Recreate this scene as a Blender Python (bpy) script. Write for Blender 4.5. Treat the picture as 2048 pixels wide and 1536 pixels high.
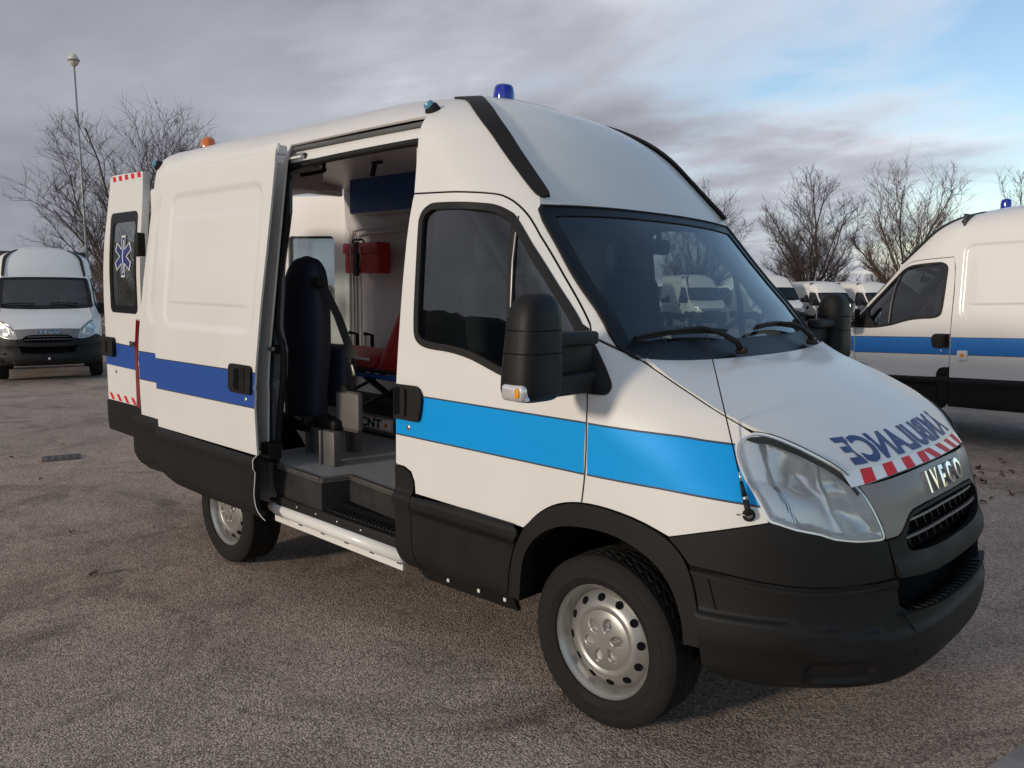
import bpy, bmesh, math, random
import numpy as np
from mathutils import Vector, Matrix
from mathutils.geometry import delaunay_2d_cdt
R_ = math.radians
SC = bpy.context.scene
for o in list(bpy.data.objects): bpy.data.objects.remove(o)
COL = SC.collection

# ---------------------------------------------------------------- camera
cam = bpy.data.cameras.new('camera'); cam_o = bpy.data.objects.new('camera', cam); COL.objects.link(cam_o)
cam.sensor_width = 36.; cam.lens = 28.88; cam.clip_start = .05; cam.clip_end = 3000.
_yaw, _pit, _rol = R_(133.8413), R_(-6.1141), R_(-.1096)
_f = Vector((math.cos(_pit)*math.cos(_yaw), math.cos(_pit)*math.sin(_yaw), math.sin(_pit)))
_r = _f.cross(Vector((0, 0, 1))).normalized(); _u = _r.cross(_f)
_r2 = math.cos(_rol)*_r + math.sin(_rol)*_u; _u2 = -math.sin(_rol)*_r + math.cos(_rol)*_u
_m = Matrix((_r2, _u2, -_f)).transposed().to_4x4(); _m.translation = Vector((1.8695, -3.3779, 1.6670))
cam_o.matrix_world = _m
SC.camera = cam_o

# ---------------------------------------------------------------- sky, sun, exposure
SUN_EL, SUN_AZ = R_(13.), R_(-99.)          # azimuth of the sun measured from +X towards +Y
wd = bpy.data.worlds.new('World'); SC.world = wd; wd.use_nodes = True
nt = wd.node_tree; nt.nodes.clear()
def wn(t, **k):
    n = nt.nodes.new(t)
    for a, b in k.items(): setattr(n, a, b)
    return n
sky = wn('ShaderNodeTexSky', sky_type='NISHITA'); sky.sun_disc = False
sky.sun_elevation = SUN_EL; sky.sun_rotation = math.pi/2 - SUN_AZ
sky.air_density = 1.0; sky.dust_density = .4; sky.ozone_density = 1.6
bg1 = wn('ShaderNodeBackground'); bg1.inputs[1].default_value = .115
nt.links.new(sky.outputs[0], bg1.inputs[0])
tc = wn('ShaderNodeTexCoord'); sep = wn('ShaderNodeSeparateXYZ'); nt.links.new(tc.outputs['Generated'], sep.inputs[0])
def wmath(op, a, b=None, clamp=False):
    n = wn('ShaderNodeMath', operation=op); n.use_clamp = clamp
    for i, v in ((0, a), (1, b)):
        if v is None: continue
        if isinstance(v, (int, float)): n.inputs[i].default_value = v
        else: nt.links.new(v, n.inputs[i])
    return n.outputs[0]
# cloud deck: the view direction is carried on to a flat layer so that clouds crowd towards the horizon
den = wmath('ADD', wmath('MAXIMUM', sep.outputs[2], 0.), .14)
cx = wmath('DIVIDE', sep.outputs[0], den); cy = wmath('DIVIDE', sep.outputs[1], den)
cmb = wn('ShaderNodeCombineXYZ'); nt.links.new(cx, cmb.inputs[0]); nt.links.new(cy, cmb.inputs[1])
def wnoise(scale, det, rough, off, dist=0., st=(1, 1, 1), rz=0.):
    mp = wn('ShaderNodeMapping'); mp.inputs['Location'].default_value = off; mp.inputs['Scale'].default_value = st
    mp.inputs['Rotation'].default_value = (0, 0, rz)
    nt.links.new(cmb.outputs[0], mp.inputs[0])
    n = wn('ShaderNodeTexNoise'); n.inputs['Scale'].default_value = scale; n.inputs['Detail'].default_value = det
    n.inputs['Roughness'].default_value = rough; n.inputs['Distortion'].default_value = dist
    nt.links.new(mp.outputs[0], n.inputs['Vector']); return n.outputs[0]
n_big = wnoise(.42, 4, .5, (3.1, 1.7, 0))
n_fine = wnoise(.95, 6, .56, (7.3, 2.2, 0), .2, (1, 1.35, 1), R_(40))
n_shade = wnoise(.7, 5, .50, (1.1, 9.4, 0), .2, (1, 1.5, 1), R_(30))
# the front of the deck: solid to the west, broken towards the north-east where the sky clears
axis = wmath('ADD', wmath('MULTIPLY', sep.outputs[0], .80), wmath('MULTIPLY', sep.outputs[1], .42))
hzn = wmath('MULTIPLY', wmath('SUBTRACT', 1., wmath('MULTIPLY', wmath('MAXIMUM', sep.outputs[2], 0.), 3.2), True), .26)
cov0 = wmath('SUBTRACT', wmath('ADD', wmath('MULTIPLY', n_big, .55), wmath('MULTIPLY', n_fine, 1.05)), wmath('SUBTRACT', wmath('MULTIPLY', axis, .84), wmath('MULTIPLY', sep.outputs[2], .15)))
cov = wmath('ADD', wmath('SUBTRACT', cov0, .075), hzn)
rmp = wn('ShaderNodeValToRGB'); rmp.color_ramp.elements[0].position = .60; rmp.color_ramp.elements[1].position = .94
nt.links.new(cov, rmp.inputs[0])
# shade of the deck: thin lit edges, thick grey middles
thick = wmath('ADD', wmath('MULTIPLY', wmath('MINIMUM', cov, 1.12), .62), wmath('SUBTRACT', wmath('MULTIPLY', n_shade, .52), .07))
rc = wn('ShaderNodeValToRGB'); cr_ = rc.color_ramp
cr_.elements[0].position = .60; cr_.elements[0].color = (.80, .78, .80, 1)
cr_.elements[1].position = 1.12 if False else 1.0; cr_.elements[1].color = (.205, .213, .245, 1)
e = cr_.elements.new(.74); e.color = (.45, .46, .52, 1)
e = cr_.elements.new(.88); e.color = (.30, .31, .355, 1)
nt.links.new(thick, rc.inputs[0])
bg2 = wn('ShaderNodeBackground'); bg2.inputs[1].default_value = .80; nt.links.new(rc.outputs[0], bg2.inputs[0])
mx = wn('ShaderNodeMixShader'); nt.links.new(rmp.outputs[0], mx.inputs[0]); nt.links.new(bg1.outputs[0], mx.inputs[1]); nt.links.new(bg2.outputs[0], mx.inputs[2])
out = wn('ShaderNodeOutputWorld'); nt.links.new(mx.outputs[0], out.inputs[0])

sl = bpy.data.lights.new('sun', 'SUN'); sl.energy = 1.5; sl.angle = R_(6.0); sl.color = (1., .88, .73)
sun_o = bpy.data.objects.new('sun', sl); COL.objects.link(sun_o)
_sd = Vector((math.cos(SUN_EL)*math.cos(SUN_AZ), math.cos(SUN_EL)*math.sin(SUN_AZ), math.sin(SUN_EL)))
sun_o.rotation_euler = _sd.to_track_quat('Z', 'Y').to_euler()
vs = SC.view_settings; vs.view_transform = 'Standard'; vs.look = 'None'; vs.exposure = .55; vs.gamma = 1.; vs.use_curve_mapping = False
SC.cycles.max_bounces = 8; SC.cycles.transparent_max_bounces = 16

# ---------------------------------------------------------------- materials
MATS = {}
def lin(r, g, b): return tuple(((c/255)/12.92 if c/255 <= .04045 else ((c/255+.055)/1.055)**2.4) for c in (r, g, b))+(1.,)
def pmat(name, col, rough=.5, metal=0., coat=0., spec=.5, bump=0., bscale=200., var=0., vscale=3., trans=0., emit=None, alpha=1., dirt=None):
    m = bpy.data.materials.new(name); m.use_nodes = True; t = m.node_tree; b = t.nodes['Principled BSDF']
    c = tuple(col)[:3]+(1.,)
    b.inputs['Base Color'].default_value = c; b.inputs['Roughness'].default_value = rough; b.inputs['Metallic'].default_value = metal
    b.inputs['Coat Weight'].default_value = coat; b.inputs['Coat Roughness'].default_value = .12; b.inputs['Specular IOR Level'].default_value = spec
    if trans: b.inputs['Transmission Weight'].default_value = trans
    tcx = t.nodes.new('ShaderNodeTexCoord')
    if var or dirt:
        n = t.nodes.new('ShaderNodeTexNoise'); n.inputs['Scale'].default_value = vscale; n.inputs['Detail'].default_value = 6; n.inputs['Roughness'].default_value = .6
        t.links.new(tcx.outputs['Object'], n.inputs['Vector'])
        mr = t.nodes.new('ShaderNodeMapRange'); mr.inputs[1].default_value = .3; mr.inputs[2].default_value = .7
        mr.inputs[3].default_value = 1-var; mr.inputs[4].default_value = 1+var
        t.links.new(n.outputs[0], mr.inputs[0])
        mm = t.nodes.new('ShaderNodeVectorMath'); mm.operation = 'SCALE'; mm.inputs[0].default_value = c[:3]; t.links.new(mr.outputs[0], mm.inputs['Scale'])
        t.links.new(mm.outputs[0], b.inputs['Base Color'])
        m2 = t.nodes.new('ShaderNodeMapRange'); m2.inputs[1].default_value = .3; m2.inputs[2].default_value = .75
        m2.inputs[3].default_value = rough*.85; m2.inputs[4].default_value = min(1, rough*1.25)
        t.links.new(n.outputs[0], m2.inputs[0]); t.links.new(m2.outputs[0], b.inputs['Roughness'])
    if bump:
        n = t.nodes.new('ShaderNodeTexNoise'); n.inputs['Scale'].default_value = bscale; n.inputs['Detail'].default_value = 3
        t.links.new(tcx.outputs['Object'], n.inputs['Vector'])
        bp = t.nodes.new('ShaderNodeBump'); bp.inputs['Strength'].default_value = bump; bp.inputs['Distance'].default_value = .002
        t.links.new(n.outputs[0], bp.inputs['Height']); t.links.new(bp.outputs[0], b.inputs['Normal'])
    if emit: b.inputs['Emission Color'].default_value = tuple(emit[:3])+(1,); b.inputs['Emission Strength'].default_value = emit[3]
    MATS[name] = m; return m
def glassmat(name, tint, refl=.08, rough=.0, film=0., gain=1.5):
    """thin pane: tinted see-through plus a clear mirror reflection that grows at grazing angles"""
    m = bpy.data.materials.new(name); m.use_nodes = True; t = m.node_tree; t.nodes.clear()
    o = t.nodes.new('ShaderNodeOutputMaterial'); tr = t.nodes.new('ShaderNodeBsdfTransparent'); gl = t.nodes.new('ShaderNodeBsdfGlossy')
    tr.inputs[0].default_value = tuple(tint)+(1,); gl.inputs['Roughness'].default_value = rough; gl.inputs[0].default_value = (1, 1, 1, 1)
    fr = t.nodes.new('ShaderNodeFresnel'); fr.inputs[0].default_value = 1.52
    ad = t.nodes.new('ShaderNodeMath'); ad.operation = 'MULTIPLY_ADD'; ad.inputs[1].default_value = gain; ad.inputs[2].default_value = refl-.06; ad.use_clamp = True
    t.links.new(fr.outputs[0], ad.inputs[0])
    mx = t.nodes.new('ShaderNodeMixShader'); t.links.new(ad.outputs[0], mx.inputs[0]); t.links.new(tr.outputs[0], mx.inputs[1]); t.links.new(gl.outputs[0], mx.inputs[2])
    last = mx
    if film:
        df = t.nodes.new('ShaderNodeBsdfDiffuse'); df.inputs[0].default_value = (.55, .6, .6, 1); tcx = t.nodes.new('ShaderNodeTexCoord')
        n = t.nodes.new('ShaderNodeTexNoise'); n.inputs['Scale'].default_value = 3.; n.inputs['Detail'].default_value = 7
        t.links.new(tcx.outputs['Object'], n.inputs['Vector'])
        mr = t.nodes.new('ShaderNodeMapRange'); mr.inputs[1].default_value = .35; mr.inputs[2].default_value = .75; mr.inputs[3].default_value = film*.5; mr.inputs[4].default_value = film*1.5
        t.links.new(n.outputs[0], mr.inputs[0])
        m3 = t.nodes.new('ShaderNodeMixShader'); t.links.new(mr.outputs[0], m3.inputs[0]); t.links.new(mx.outputs[0], m3.inputs[1]); t.links.new(df.outputs[0], m3.inputs[2]); last = m3
    t.links.new(last.outputs[0], o.inputs[0]); MATS[name] = m; return m
pmat('white_paint', (.74, .72, .685), .40, spec=.4, coat=.40, var=.025, vscale=1.3)
pmat('jamb_shaded', (.14, .143, .148), .45, coat=.2, var=.06, vscale=5)  # jamb paint, the doorway's shade put into its colour
pmat('black_plastic', (.0072, .0066, .0063), .55, spec=.30, bump=.25, bscale=900, var=.15, vscale=4)
pmat('black_gloss', (.009, .009, .010), .35, spec=.3)
pmat('rubber', (.008, .0075, .0075), .62, spec=.35, var=.2, vscale=8)
pmat('tyre_rubber', (.0125, .0112, .0102), .80, spec=.3, bump=.5, bscale=350, var=.30, vscale=9)
pmat('dark_void', (.006, .006, .007), 1., spec=.08)  # near-black for the shade in gaps, holes, recesses and the underside
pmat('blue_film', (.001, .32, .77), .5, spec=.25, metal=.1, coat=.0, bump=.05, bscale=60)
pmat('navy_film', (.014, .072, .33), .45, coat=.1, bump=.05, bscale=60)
pmat('film_edge', (.03, .05, .09), .5)
pmat('navy_text', (.018, .035, .16), .45)
pmat('red_film', (.66, .010, .014), .5, spec=.3)
pmat('white_film', (.80, .80, .80), .30, coat=.5)
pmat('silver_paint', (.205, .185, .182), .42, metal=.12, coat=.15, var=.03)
pmat('chrome', (.80, .80, .80), .16, metal=1.)
pmat('lamp_silver', (.88, .86, .84), .30, metal=.55, coat=.3)
pmat('reflector', (.90, .88, .86), .27, metal=.62)
pmat('steel', (.5, .49, .47), .35, metal=1., var=.05, vscale=12)
pmat('wheel_silver', (.34, .335, .315), .36, metal=.6, var=.06, vscale=14)
pmat('blue_lens', (.004, .02, .42), .12, coat=1., trans=.3)
pmat('teal_lens', (.10, .30, .42), .2, coat=.6)
pmat('amber_lens', (.72, .17, .01), .15, coat=1., trans=.2)
pmat('red_lens', (.20, .006, .008), .15, coat=1.)
pmat('seat_fabric', (.014, .017, .032), .62, bump=.3, bscale=700)
pmat('cab_trim', (.035, .038, .042), .6, var=.1)
pmat('cab_fabric', (.02, .025, .035), .8)
pmat('wall_panel', (.54, .51, .51), .4, var=.03)
pmat('ceiling_panel', (.60, .57, .56), .35, var=.03)
pmat('floor_vinyl', (.22, .23, .24), .55, bump=.2, bscale=500, var=.1, vscale=20)
pmat('step_plastic', (.022, .020, .019), .5, var=.15, vscale=10)
pmat('blue_panel', (.02, .08, .26), .5)
pmat('red_vinyl', (.42, .030, .035), .42, var=.12, vscale=9)
pmat('red_plastic', (.40, .012, .012), .4)
pmat('blue_metal', (.01, .07, .30), .4)
pmat('alu', (.13, .122, .115), .5, metal=.3, var=.06, vscale=9)
pmat('seat_cover', (.125, .112, .106), .6)
pmat('label_white', (.70, .66, .62), .5)
pmat('orange_paint', (.80, .30, .01), .5)
pmat('belt', (.010, .010, .011), .7, bump=.3, bscale=900)
glassmat('ws_glass', (.50, .60, .60), .08, film=.012, gain=1.1)
glassmat('door_glass', (.55, .58, .57), .10)
glassmat('rear_glass', (.50, .58, .56), .10, film=.05)
glassmat('lens_glass', (.99, .99, .985), .0, film=.06)

# ---------------------------------------------------------------- mesh helpers
def mk(name, verts, faces, mat, parent=None, smooth=True, normals=None):
    me = bpy.data.meshes.new(name); me.from_pydata([tuple(v) for v in verts], [], faces); me.update()
    if mat: me.materials.append(MATS[mat] if isinstance(mat, str) else mat)
    if smooth:
        me.polygons.foreach_set('use_smooth', [True]*len(me.polygons))
        if normals is not None: me.normals_split_custom_set_from_vertices([tuple(n) for n in normals])
    o = bpy.data.objects.new(name, me); COL.objects.link(o); o.parent = parent
    return o
def from_bm(name, bm, mat, parent=None, smooth=35):
    me = bpy.data.meshes.new(name); bm.to_mesh(me); bm.free()
    if mat: me.materials.append(MATS[mat] if isinstance(mat, str) else mat)
    if smooth:
        me.polygons.foreach_set('use_smooth', [True]*len(me.polygons))
        me.set_sharp_from_angle(angle=R_(smooth))
    o = bpy.data.objects.new(name, me); COL.objects.link(o); o.parent = parent
    return o
def empty(name, loc=(0, 0, 0), rot=(0, 0, 0), parent=None):
    o = bpy.data.objects.new(name, None); COL.objects.link(o); o.location = loc; o.rotation_euler = rot; o.parent = parent; o.empty_display_size = .2
    return o
def tag(o, label=None, cat=None, group=None, kind=None):
    if label: o['label'] = label
    if cat: o['category'] = cat
    if group: o['group'] = group
    if kind: o['kind'] = kind
    return o
def bbox(bm, c, s, r=0., seg=2, rot=None):
    """add a (bevelled) box to bm"""
    t = bmesh.new(); bmesh.ops.create_cube(t, size=1.); bmesh.ops.scale(t, vec=s, verts=t.verts)
    if r: bmesh.ops.bevel(t, geom=t.edges[:]+t.verts[:], offset=r, segments=seg, profile=.5, affect='EDGES')
    if rot is not None: bmesh.ops.transform(t, matrix=rot.to_4x4(), verts=t.verts)
    bmesh.ops.translate(t, vec=c, verts=t.verts); me = bpy.data.meshes.new('t'); t.to_mesh(me); t.free(); bm.from_mesh(me); bpy.data.meshes.remove(me)
    return bm
def box(name, c, s, mat, parent, r=0., seg=2, rot=None, smooth=35):
    return from_bm(name, bbox(bmesh.new(), c, s, r, seg, rot), mat, parent, smooth)
def tube_data(pts, rad, seg=8, cap=True):
    pts = [Vector(p) for p in pts]; n = len(pts); V = []; F = []
    rad = rad if isinstance(rad, (list, tuple)) else [rad]*n
    up = None
    for i, p in enumerate(pts):
        d = (pts[min(i+1, n-1)]-pts[max(i-1, 0)]).normalized()
        if up is None: up = d.orthogonal().normalized()
        up = (up-d*up.dot(d)); up = up.normalized() if up.length > 1e-6 else d.orthogonal().normalized()
        b = d.cross(up)
        for k in range(seg):
            a = 2*math.pi*k/seg; V.append(p+(up*math.cos(a)+b*math.sin(a))*rad[i])
    for i in range(n-1):
        for k in range(seg):
            k2 = (k+1) % seg; F.append((i*seg+k, i*seg+k2, (i+1)*seg+k2, (i+1)*seg+k))
    if cap: F.append(tuple(range(seg))[::-1]); F.append(tuple((n-1)*seg+k for k in range(seg)))
    return V, F
def tube(name, pts, rad, mat, parent, seg=8):
    V, F = tube_data(pts, rad, seg); return mk(name, V, F, mat, parent)
def multi(name, datas, mat, parent, smooth=True):
    V = []; F = []
    for v, f in datas:
        o = len(V); V += [tuple(p) for p in v]; F += [tuple(i+o for i in q) for q in f]
    return mk(name, V, F, mat, parent, smooth)
def lathe(name, prof, mat, parent, axis='y', c=(0, 0, 0), seg=48, sharp=40, sgn=1):
    """prof: list of (axial, radius)"""
    bm = bmesh.new(); rings = []
    for a, r in prof:
        ring = []
        for k in range(seg):
            t = 2*math.pi*k/seg; u, v = r*math.cos(t), r*math.sin(t)
            p = {'y': (u, sgn*a, v), 'z': (u, v, a), 'x': (a, u, v)}[axis]
            ring.append(bm.verts.new((p[0]+c[0], p[1]+c[1], p[2]+c[2])))
        rings.append(ring)
    for i in range(len(rings)-1):
        for k in range(seg):
            bm.faces.new((rings[i][k], rings[i][(k+1) % seg], rings[i+1][(k+1) % seg], rings[i+1][k]))
    for ring in (rings[0], rings[-1]):
        try: bm.faces.new(ring)
        except Exception: pass
    bmesh.ops.remove_doubles(bm, verts=bm.verts, dist=1e-5)
    bmesh.ops.recalc_face_normals(bm, faces=bm.faces)
    return from_bm(name, bm, mat, parent, sharp)
def cr(pts, n=6, closed=False):
    """Catmull-Rom through 2D/3D points"""
    P = [np.array(p, float) for p in pts]; out = []; m = len(P)
    rng = range(m if closed else m-1)
    for i in rng:
        p1, p2 = P[i], P[(i+1) % m]
        p0 = P[i-1] if (i > 0 or closed) else 2*p1-p2
        p3 = P[(i+2) % m] if (i+2 < m or closed) else 2*p2-p1
        for k in range(n):
            t = k/n; out.append(tuple(.5*((2*p1)+(-p0+p2)*t+(2*p0-5*p1+4*p2-p3)*t*t+(-p0+3*p1-3*p2+p3)*t**3)))
    if not closed: out.append(tuple(P[-1]))
    return out
def dens(loop, g):
    out = []
    for i, a in enumerate(loop):
        b = loop[(i+1) % len(loop)]; d = math.hypot(b[0]-a[0], b[1]-a[1])
        if d < 1e-5: continue
        n = max(1, int(math.ceil(d/g)))
        for k in range(n): out.append((a[0]+(b[0]-a[0])*k/n, a[1]+(b[1]-a[1])*k/n))
    return out
def rrect(x0, x1, z0, z1, r, n=5):
    out = []
    for cx_, cz_, a0 in ((x1-r, z1-r, 0), (x0+r, z1-r, 90), (x0+r, z0+r, 180), (x1-r, z0+r, 270)):
        for k in range(n+1):
            a = R_(a0+90*k/n); out.append((cx_+r*math.cos(a), cz_+r*math.sin(a)))
    return out
def fnormal(fn, a, b, h=1e-3):
    p = np.array(fn(a+h, b))-np.array(fn(a-h, b)); q = np.array(fn(a, b+h))-np.array(fn(a, b-h))
    n = np.cross(p, q); l = np.linalg.norm(n); return n/l if l > 1e-12 else np.array((0, -1., 0))
def panel(name, outline, mat, parent, fn, holes=(), side=-1, off=0., thick=.01, g=.05):
    """sheet cut along `outline` (surface coordinates) out of the surface fn, with thickness"""
    loops = [dens(o, g) for o in [outline]+list(holes)]
    pts = []; edges = []
    for lp in loops:
        o = len(pts); pts += lp; edges += [(o+i, o+(i+1) % len(lp)) for i in range(len(lp))]
    B = np.array(pts); lo = B.min(0); hi = B.max(0)
    xs = np.arange(lo[0]+g*.5, hi[0], g); zs = np.arange(lo[1]+g*.43, hi[1], g*.87)
    if len(xs) and len(zs):
        X, Zz = np.meshgrid(xs, zs); X = X+(np.arange(len(zs)) % 2)[:, None]*g*.5
        Q = np.stack([X.ravel(), Zz.ravel()], 1); ins = np.zeros(len(Q), bool)
        for lp in loops:
            A = np.array(lp); C2 = np.roll(A, -1, 0)
            for (x1, y1), (x2, y2) in zip(A, C2):
                if y1 == y2: continue
                c = ((y1 > Q[:, 1]) != (y2 > Q[:, 1])) & (Q[:, 0] < (x2-x1)*(Q[:, 1]-y1)/(y2-y1)+x1); ins ^= c
        Q = Q[ins]
        if len(Q):
            keep = np.ones(len(Q), bool)
            for i in range(0, len(B), 64):
                d = ((Q[:, None]-B[None, i:i+64])**2).sum(2).min(1); keep &= d > (.45*g)**2
            pts = pts+[tuple(q) for q in Q[keep]]
    r = delaunay_2d_cdt([Vector(p) for p in pts], edges, [], 2, 1e-6)
    vs2 = [(v.x, v.y) for v in r[0]]; fs = []
    fl_ = [list(f) for f in r[2]]
    if holes:
        Q = np.array([[sum(vs2[i][0] for i in f)/len(f), sum(vs2[i][1] for i in f)/len(f)] for f in fl_]); ins_ = np.zeros(len(Q), bool)
        for lp in loops:
            A = np.array(lp); C2 = np.roll(A, -1, 0)
            for (x1, y1), (x2, y2) in zip(A, C2):
                if y1 == y2: continue
                ins_ ^= ((y1 > Q[:, 1]) != (y2 > Q[:, 1])) & (Q[:, 0] < (x2-x1)*(Q[:, 1]-y1)/(y2-y1)+x1)
        fl_ = [f for f, k in zip(fl_, ins_) if k]
    for f in fl_:
        f = list(f); a, b, c = (vs2[i] for i in f[:3])
        if (b[0]-a[0])*(c[1]-a[1])-(b[1]-a[1])*(c[0]-a[0]) < 0: f = f[::-1]
        fs.append(tuple(f))
    P = []; N = []
    for a, b in vs2:
        n = fnormal(fn, a, b); p = np.array(fn(a, b)); N.append(n); P.append(p+n*off)
    P = np.array(P); N = np.array(N); m = len(P)
    cnt = {}
    for f in fs:
        for i in range(len(f)):
            k = (f[i], f[(i+1) % len(f)]); cnt[k] = 1
    V = list(P); NN = list(N); F = list(fs)
    if thick:
        Bk = P-N*thick; V += list(Bk); NN += list(-N); F += [tuple(i+m for i in f[::-1]) for f in fs]
        for (i, j) in list(cnt):
            if (j, i) in cnt: continue
            q = len(V); e1 = P[j]-P[i]; nn = np.cross(e1, N[i]); l = np.linalg.norm(nn); nn = nn/l if l else nn
            V += [P[i], Bk[i], Bk[j], P[j]]; NN += [nn]*4; F.append((q, q+1, q+2, q+3))
    V = np.array(V); NN = np.array(NN)
    if side > 0:
        V = V*np.array((1, -1, 1)); NN = NN*np.array((1, -1, 1)); F = [f[::-1] for f in F]
    return mk(name, V, F, mat, parent, True, NN)
def ribbon(name, pts, w, mat, parent, fn, side=-1, off=0., h=.004, closed=False):
    """raised bar running along a line on the surface; w is full width (number or list)"""
    n = len(pts); V = []; F = []
    for i, p in enumerate(pts):
        a = pts[(i-1) % n] if (closed or i > 0) else p; b = pts[(i+1) % n] if (closed or i < n-1) else p
        d = np.array(b)-np.array(a); l = np.linalg.norm(d); d = d/l if l else np.array((1., 0)); pe = np.array((-d[1], d[0]))
        ww = (w[i] if isinstance(w, (list, tuple)) else w)/2
        for sg, o in ((-1, off), (-.8, off+h), (.8, off+h), (1, off)):
            q = np.array(p)+pe*ww*sg; nn = fnormal(fn, *q); V.append(np.array(fn(*q))+nn*o)
    m = n if closed else n-1
    for i in range(m):
        j = (i+1) % n
        for k in range(3): F.append((i*4+k, j*4+k, j*4+k+1, i*4+k+1))
    if side > 0: V = [v*np.array((1, -1, 1)) for v in V]; F = [f[::-1] for f in F]
    bm = bmesh.new(); bv = [bm.verts.new(v) for v in V]
    for f in F:
        try: bm.faces.new([bv[i] for i in f])
        except Exception: pass
    return from_bm(name, bm, mat, parent, 50)
def surf(name, fn, us, vs_, mat, parent, off=0., thick=0.):
    V = []; N = []; F = []; nu, nv = len(us), len(vs_)
    for u in us:
        for v in vs_:
            n = fnormal(fn, u, v, 2e-3); N.append(n); V.append(np.array(fn(u, v))+n*off)
    for i in range(nu-1):
        for j in range(nv-1): F.append((i*nv+j, (i+1)*nv+j, (i+1)*nv+j+1, i*nv+j+1))
    m = len(V)
    if thick:
        V += [v-n*thick for v, n in zip(V[:m], N[:m])]; N += [-n for n in N[:m]]; F += [tuple(i+m for i in f[::-1]) for f in F[:]]
    return mk(name, V, F, mat, parent, True, N)
def text_mesh(body, size, bold=0., res=3, width=1.):
    """triangulated outline of a word, centred on its box"""
    cu = bpy.data.curves.new('t', 'FONT'); cu.body = body; cu.size = size; cu.align_x = 'CENTER'; cu.align_y = 'CENTER'; cu.offset = bold; cu.resolution_u = res
    o = bpy.data.objects.new('t', cu); COL.objects.link(o); dg = bpy.context.evaluated_depsgraph_get(); dg.update()
    me = bpy.data.meshes.new_from_object(o.evaluated_get(dg))
    V = [(v.co.x*width, v.co.y) for v in me.vertices]; F = [tuple(p.vertices) for p in me.polygons]
    bpy.data.objects.remove(o); bpy.data.curves.remove(cu); bpy.data.meshes.remove(me)
    xs = [v[0] for v in V]; ys = [v[1] for v in V]; mx_, my = (min(xs)+max(xs))/2, (min(ys)+max(ys))/2
    return [(v[0]-mx_, v[1]-my) for v in V], F
def decal(name, V2, F, mat, parent, mapf, h=0.):
    """lay flat shape on a surface: mapf(x,y)->(point, normal); h>0 gives solid letters"""
    P = [mapf(*v) for v in V2]; V = [np.array(p)+np.array(n)*h for p, n in P]; FF = list(F)
    if h:
        m = len(V); V += [np.array(p) for p, n in P]; ed = {}
        for f in F:
            for i in range(len(f)): ed[(f[i], f[(i+1) % len(f)])] = 1
        for (i, j) in ed:
            if (j, i) not in ed: FF.append((j, i, i+m, j+m))
    bm = bmesh.new(); bv = [bm.verts.new(v) for v in V]
    for f in FF:
        try: bm.faces.new([bv[i] for i in f])
        except Exception: pass
    if h: bmesh.ops.recalc_face_normals(bm, faces=bm.faces)
    return from_bm(name, bm, mat, parent, 30)

# ---------------------------------------------------------------- body skin of the vans

def lerp(a,b,t): return a+(b-a)*t
def sstep(a,b,x):
    t=max(0.,min(1.,(x-a)/(b-a)));return t*t*(3-2*t)
def interp(x,pts):
    # monotone-ish piecewise cubic (catmull) through pts
    if x<=pts[0][0]: return pts[0][1]
    if x>=pts[-1][0]: return pts[-1][1]
    for i in range(len(pts)-1):
        if x<=pts[i+1][0]: break
    x0,y0=pts[i];x1,y1=pts[i+1];h=x1-x0;d=(y1-y0)/h
    def sl(j):
        if j==0: return (pts[1][1]-pts[0][1])/(pts[1][0]-pts[0][0])
        if j==len(pts)-1: return (pts[-1][1]-pts[-2][1])/(pts[-1][0]-pts[-2][0])
        a=(pts[j][1]-pts[j-1][1])/(pts[j][0]-pts[j-1][0]);b=(pts[j+1][1]-pts[j][1])/(pts[j+1][0]-pts[j][0])
        return 0. if a*b<=0 else 2*a*b/(a+b)
    m0,m1=sl(i),sl(i+1);t=(x-x0)/h
    return y0*(1+2*t)*(1-t)**2+h*m0*t*(1-t)**2+y1*t*t*(3-2*t)-h*m1*t*t*(1-t)
ZB,ZT,NR=2.36,2.705,2.35
def zt_(s): return ZT-.037*sstep(-1.75,-1.2,s)-(.040*sstep(-2.6,-3.8,s) if s<-2.6 else 0.)
def w0(z,s=-3.):
    """half width of the body side at height z"""
    w=.995-.006*sstep(.75,.40,z)
    if z>1.15:
        t=z-1.15
        w-= .125*t*t/(t+.25) if t<9 else 0
    if z>ZB:
        nr=NR+1.0*sstep(-2.6,-3.8,s) if s<-2.6 else NR
        q=min(.9999,(z-ZB)/(zt_(s)-ZB)); w*= (1-q**nr)**(1/nr)
    return w
XF=[(.25,.90),(.33,.955),(.42,.978),(.52,.978),(.62,.965),(.75,.955),(.85,.94),(.92,.92),(1.0,.897),(1.06,.862),(1.2,.70),(1.35,.42),(1.45,.15)]
X0=-.15; NP=3.0
ZE=[(-.30,1.62),(-.06,1.50),(.08,1.425),(.30,1.325),(.52,1.205),(.75,1.10),(1.0,1.05),(1.3,1.045),(1.7,1.058)]
EI=[(-.45,0.),(-.06,.02),(.08,.10),(.3,.10),(.55,.085),(.8,.05),(1.1,.02),(1.7,.0)]
XW=[(1.2,.40),(1.42,.10),(1.7,-.165),(2.05,-.50),(2.35,-.80),(2.7,-1.15)]
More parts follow.
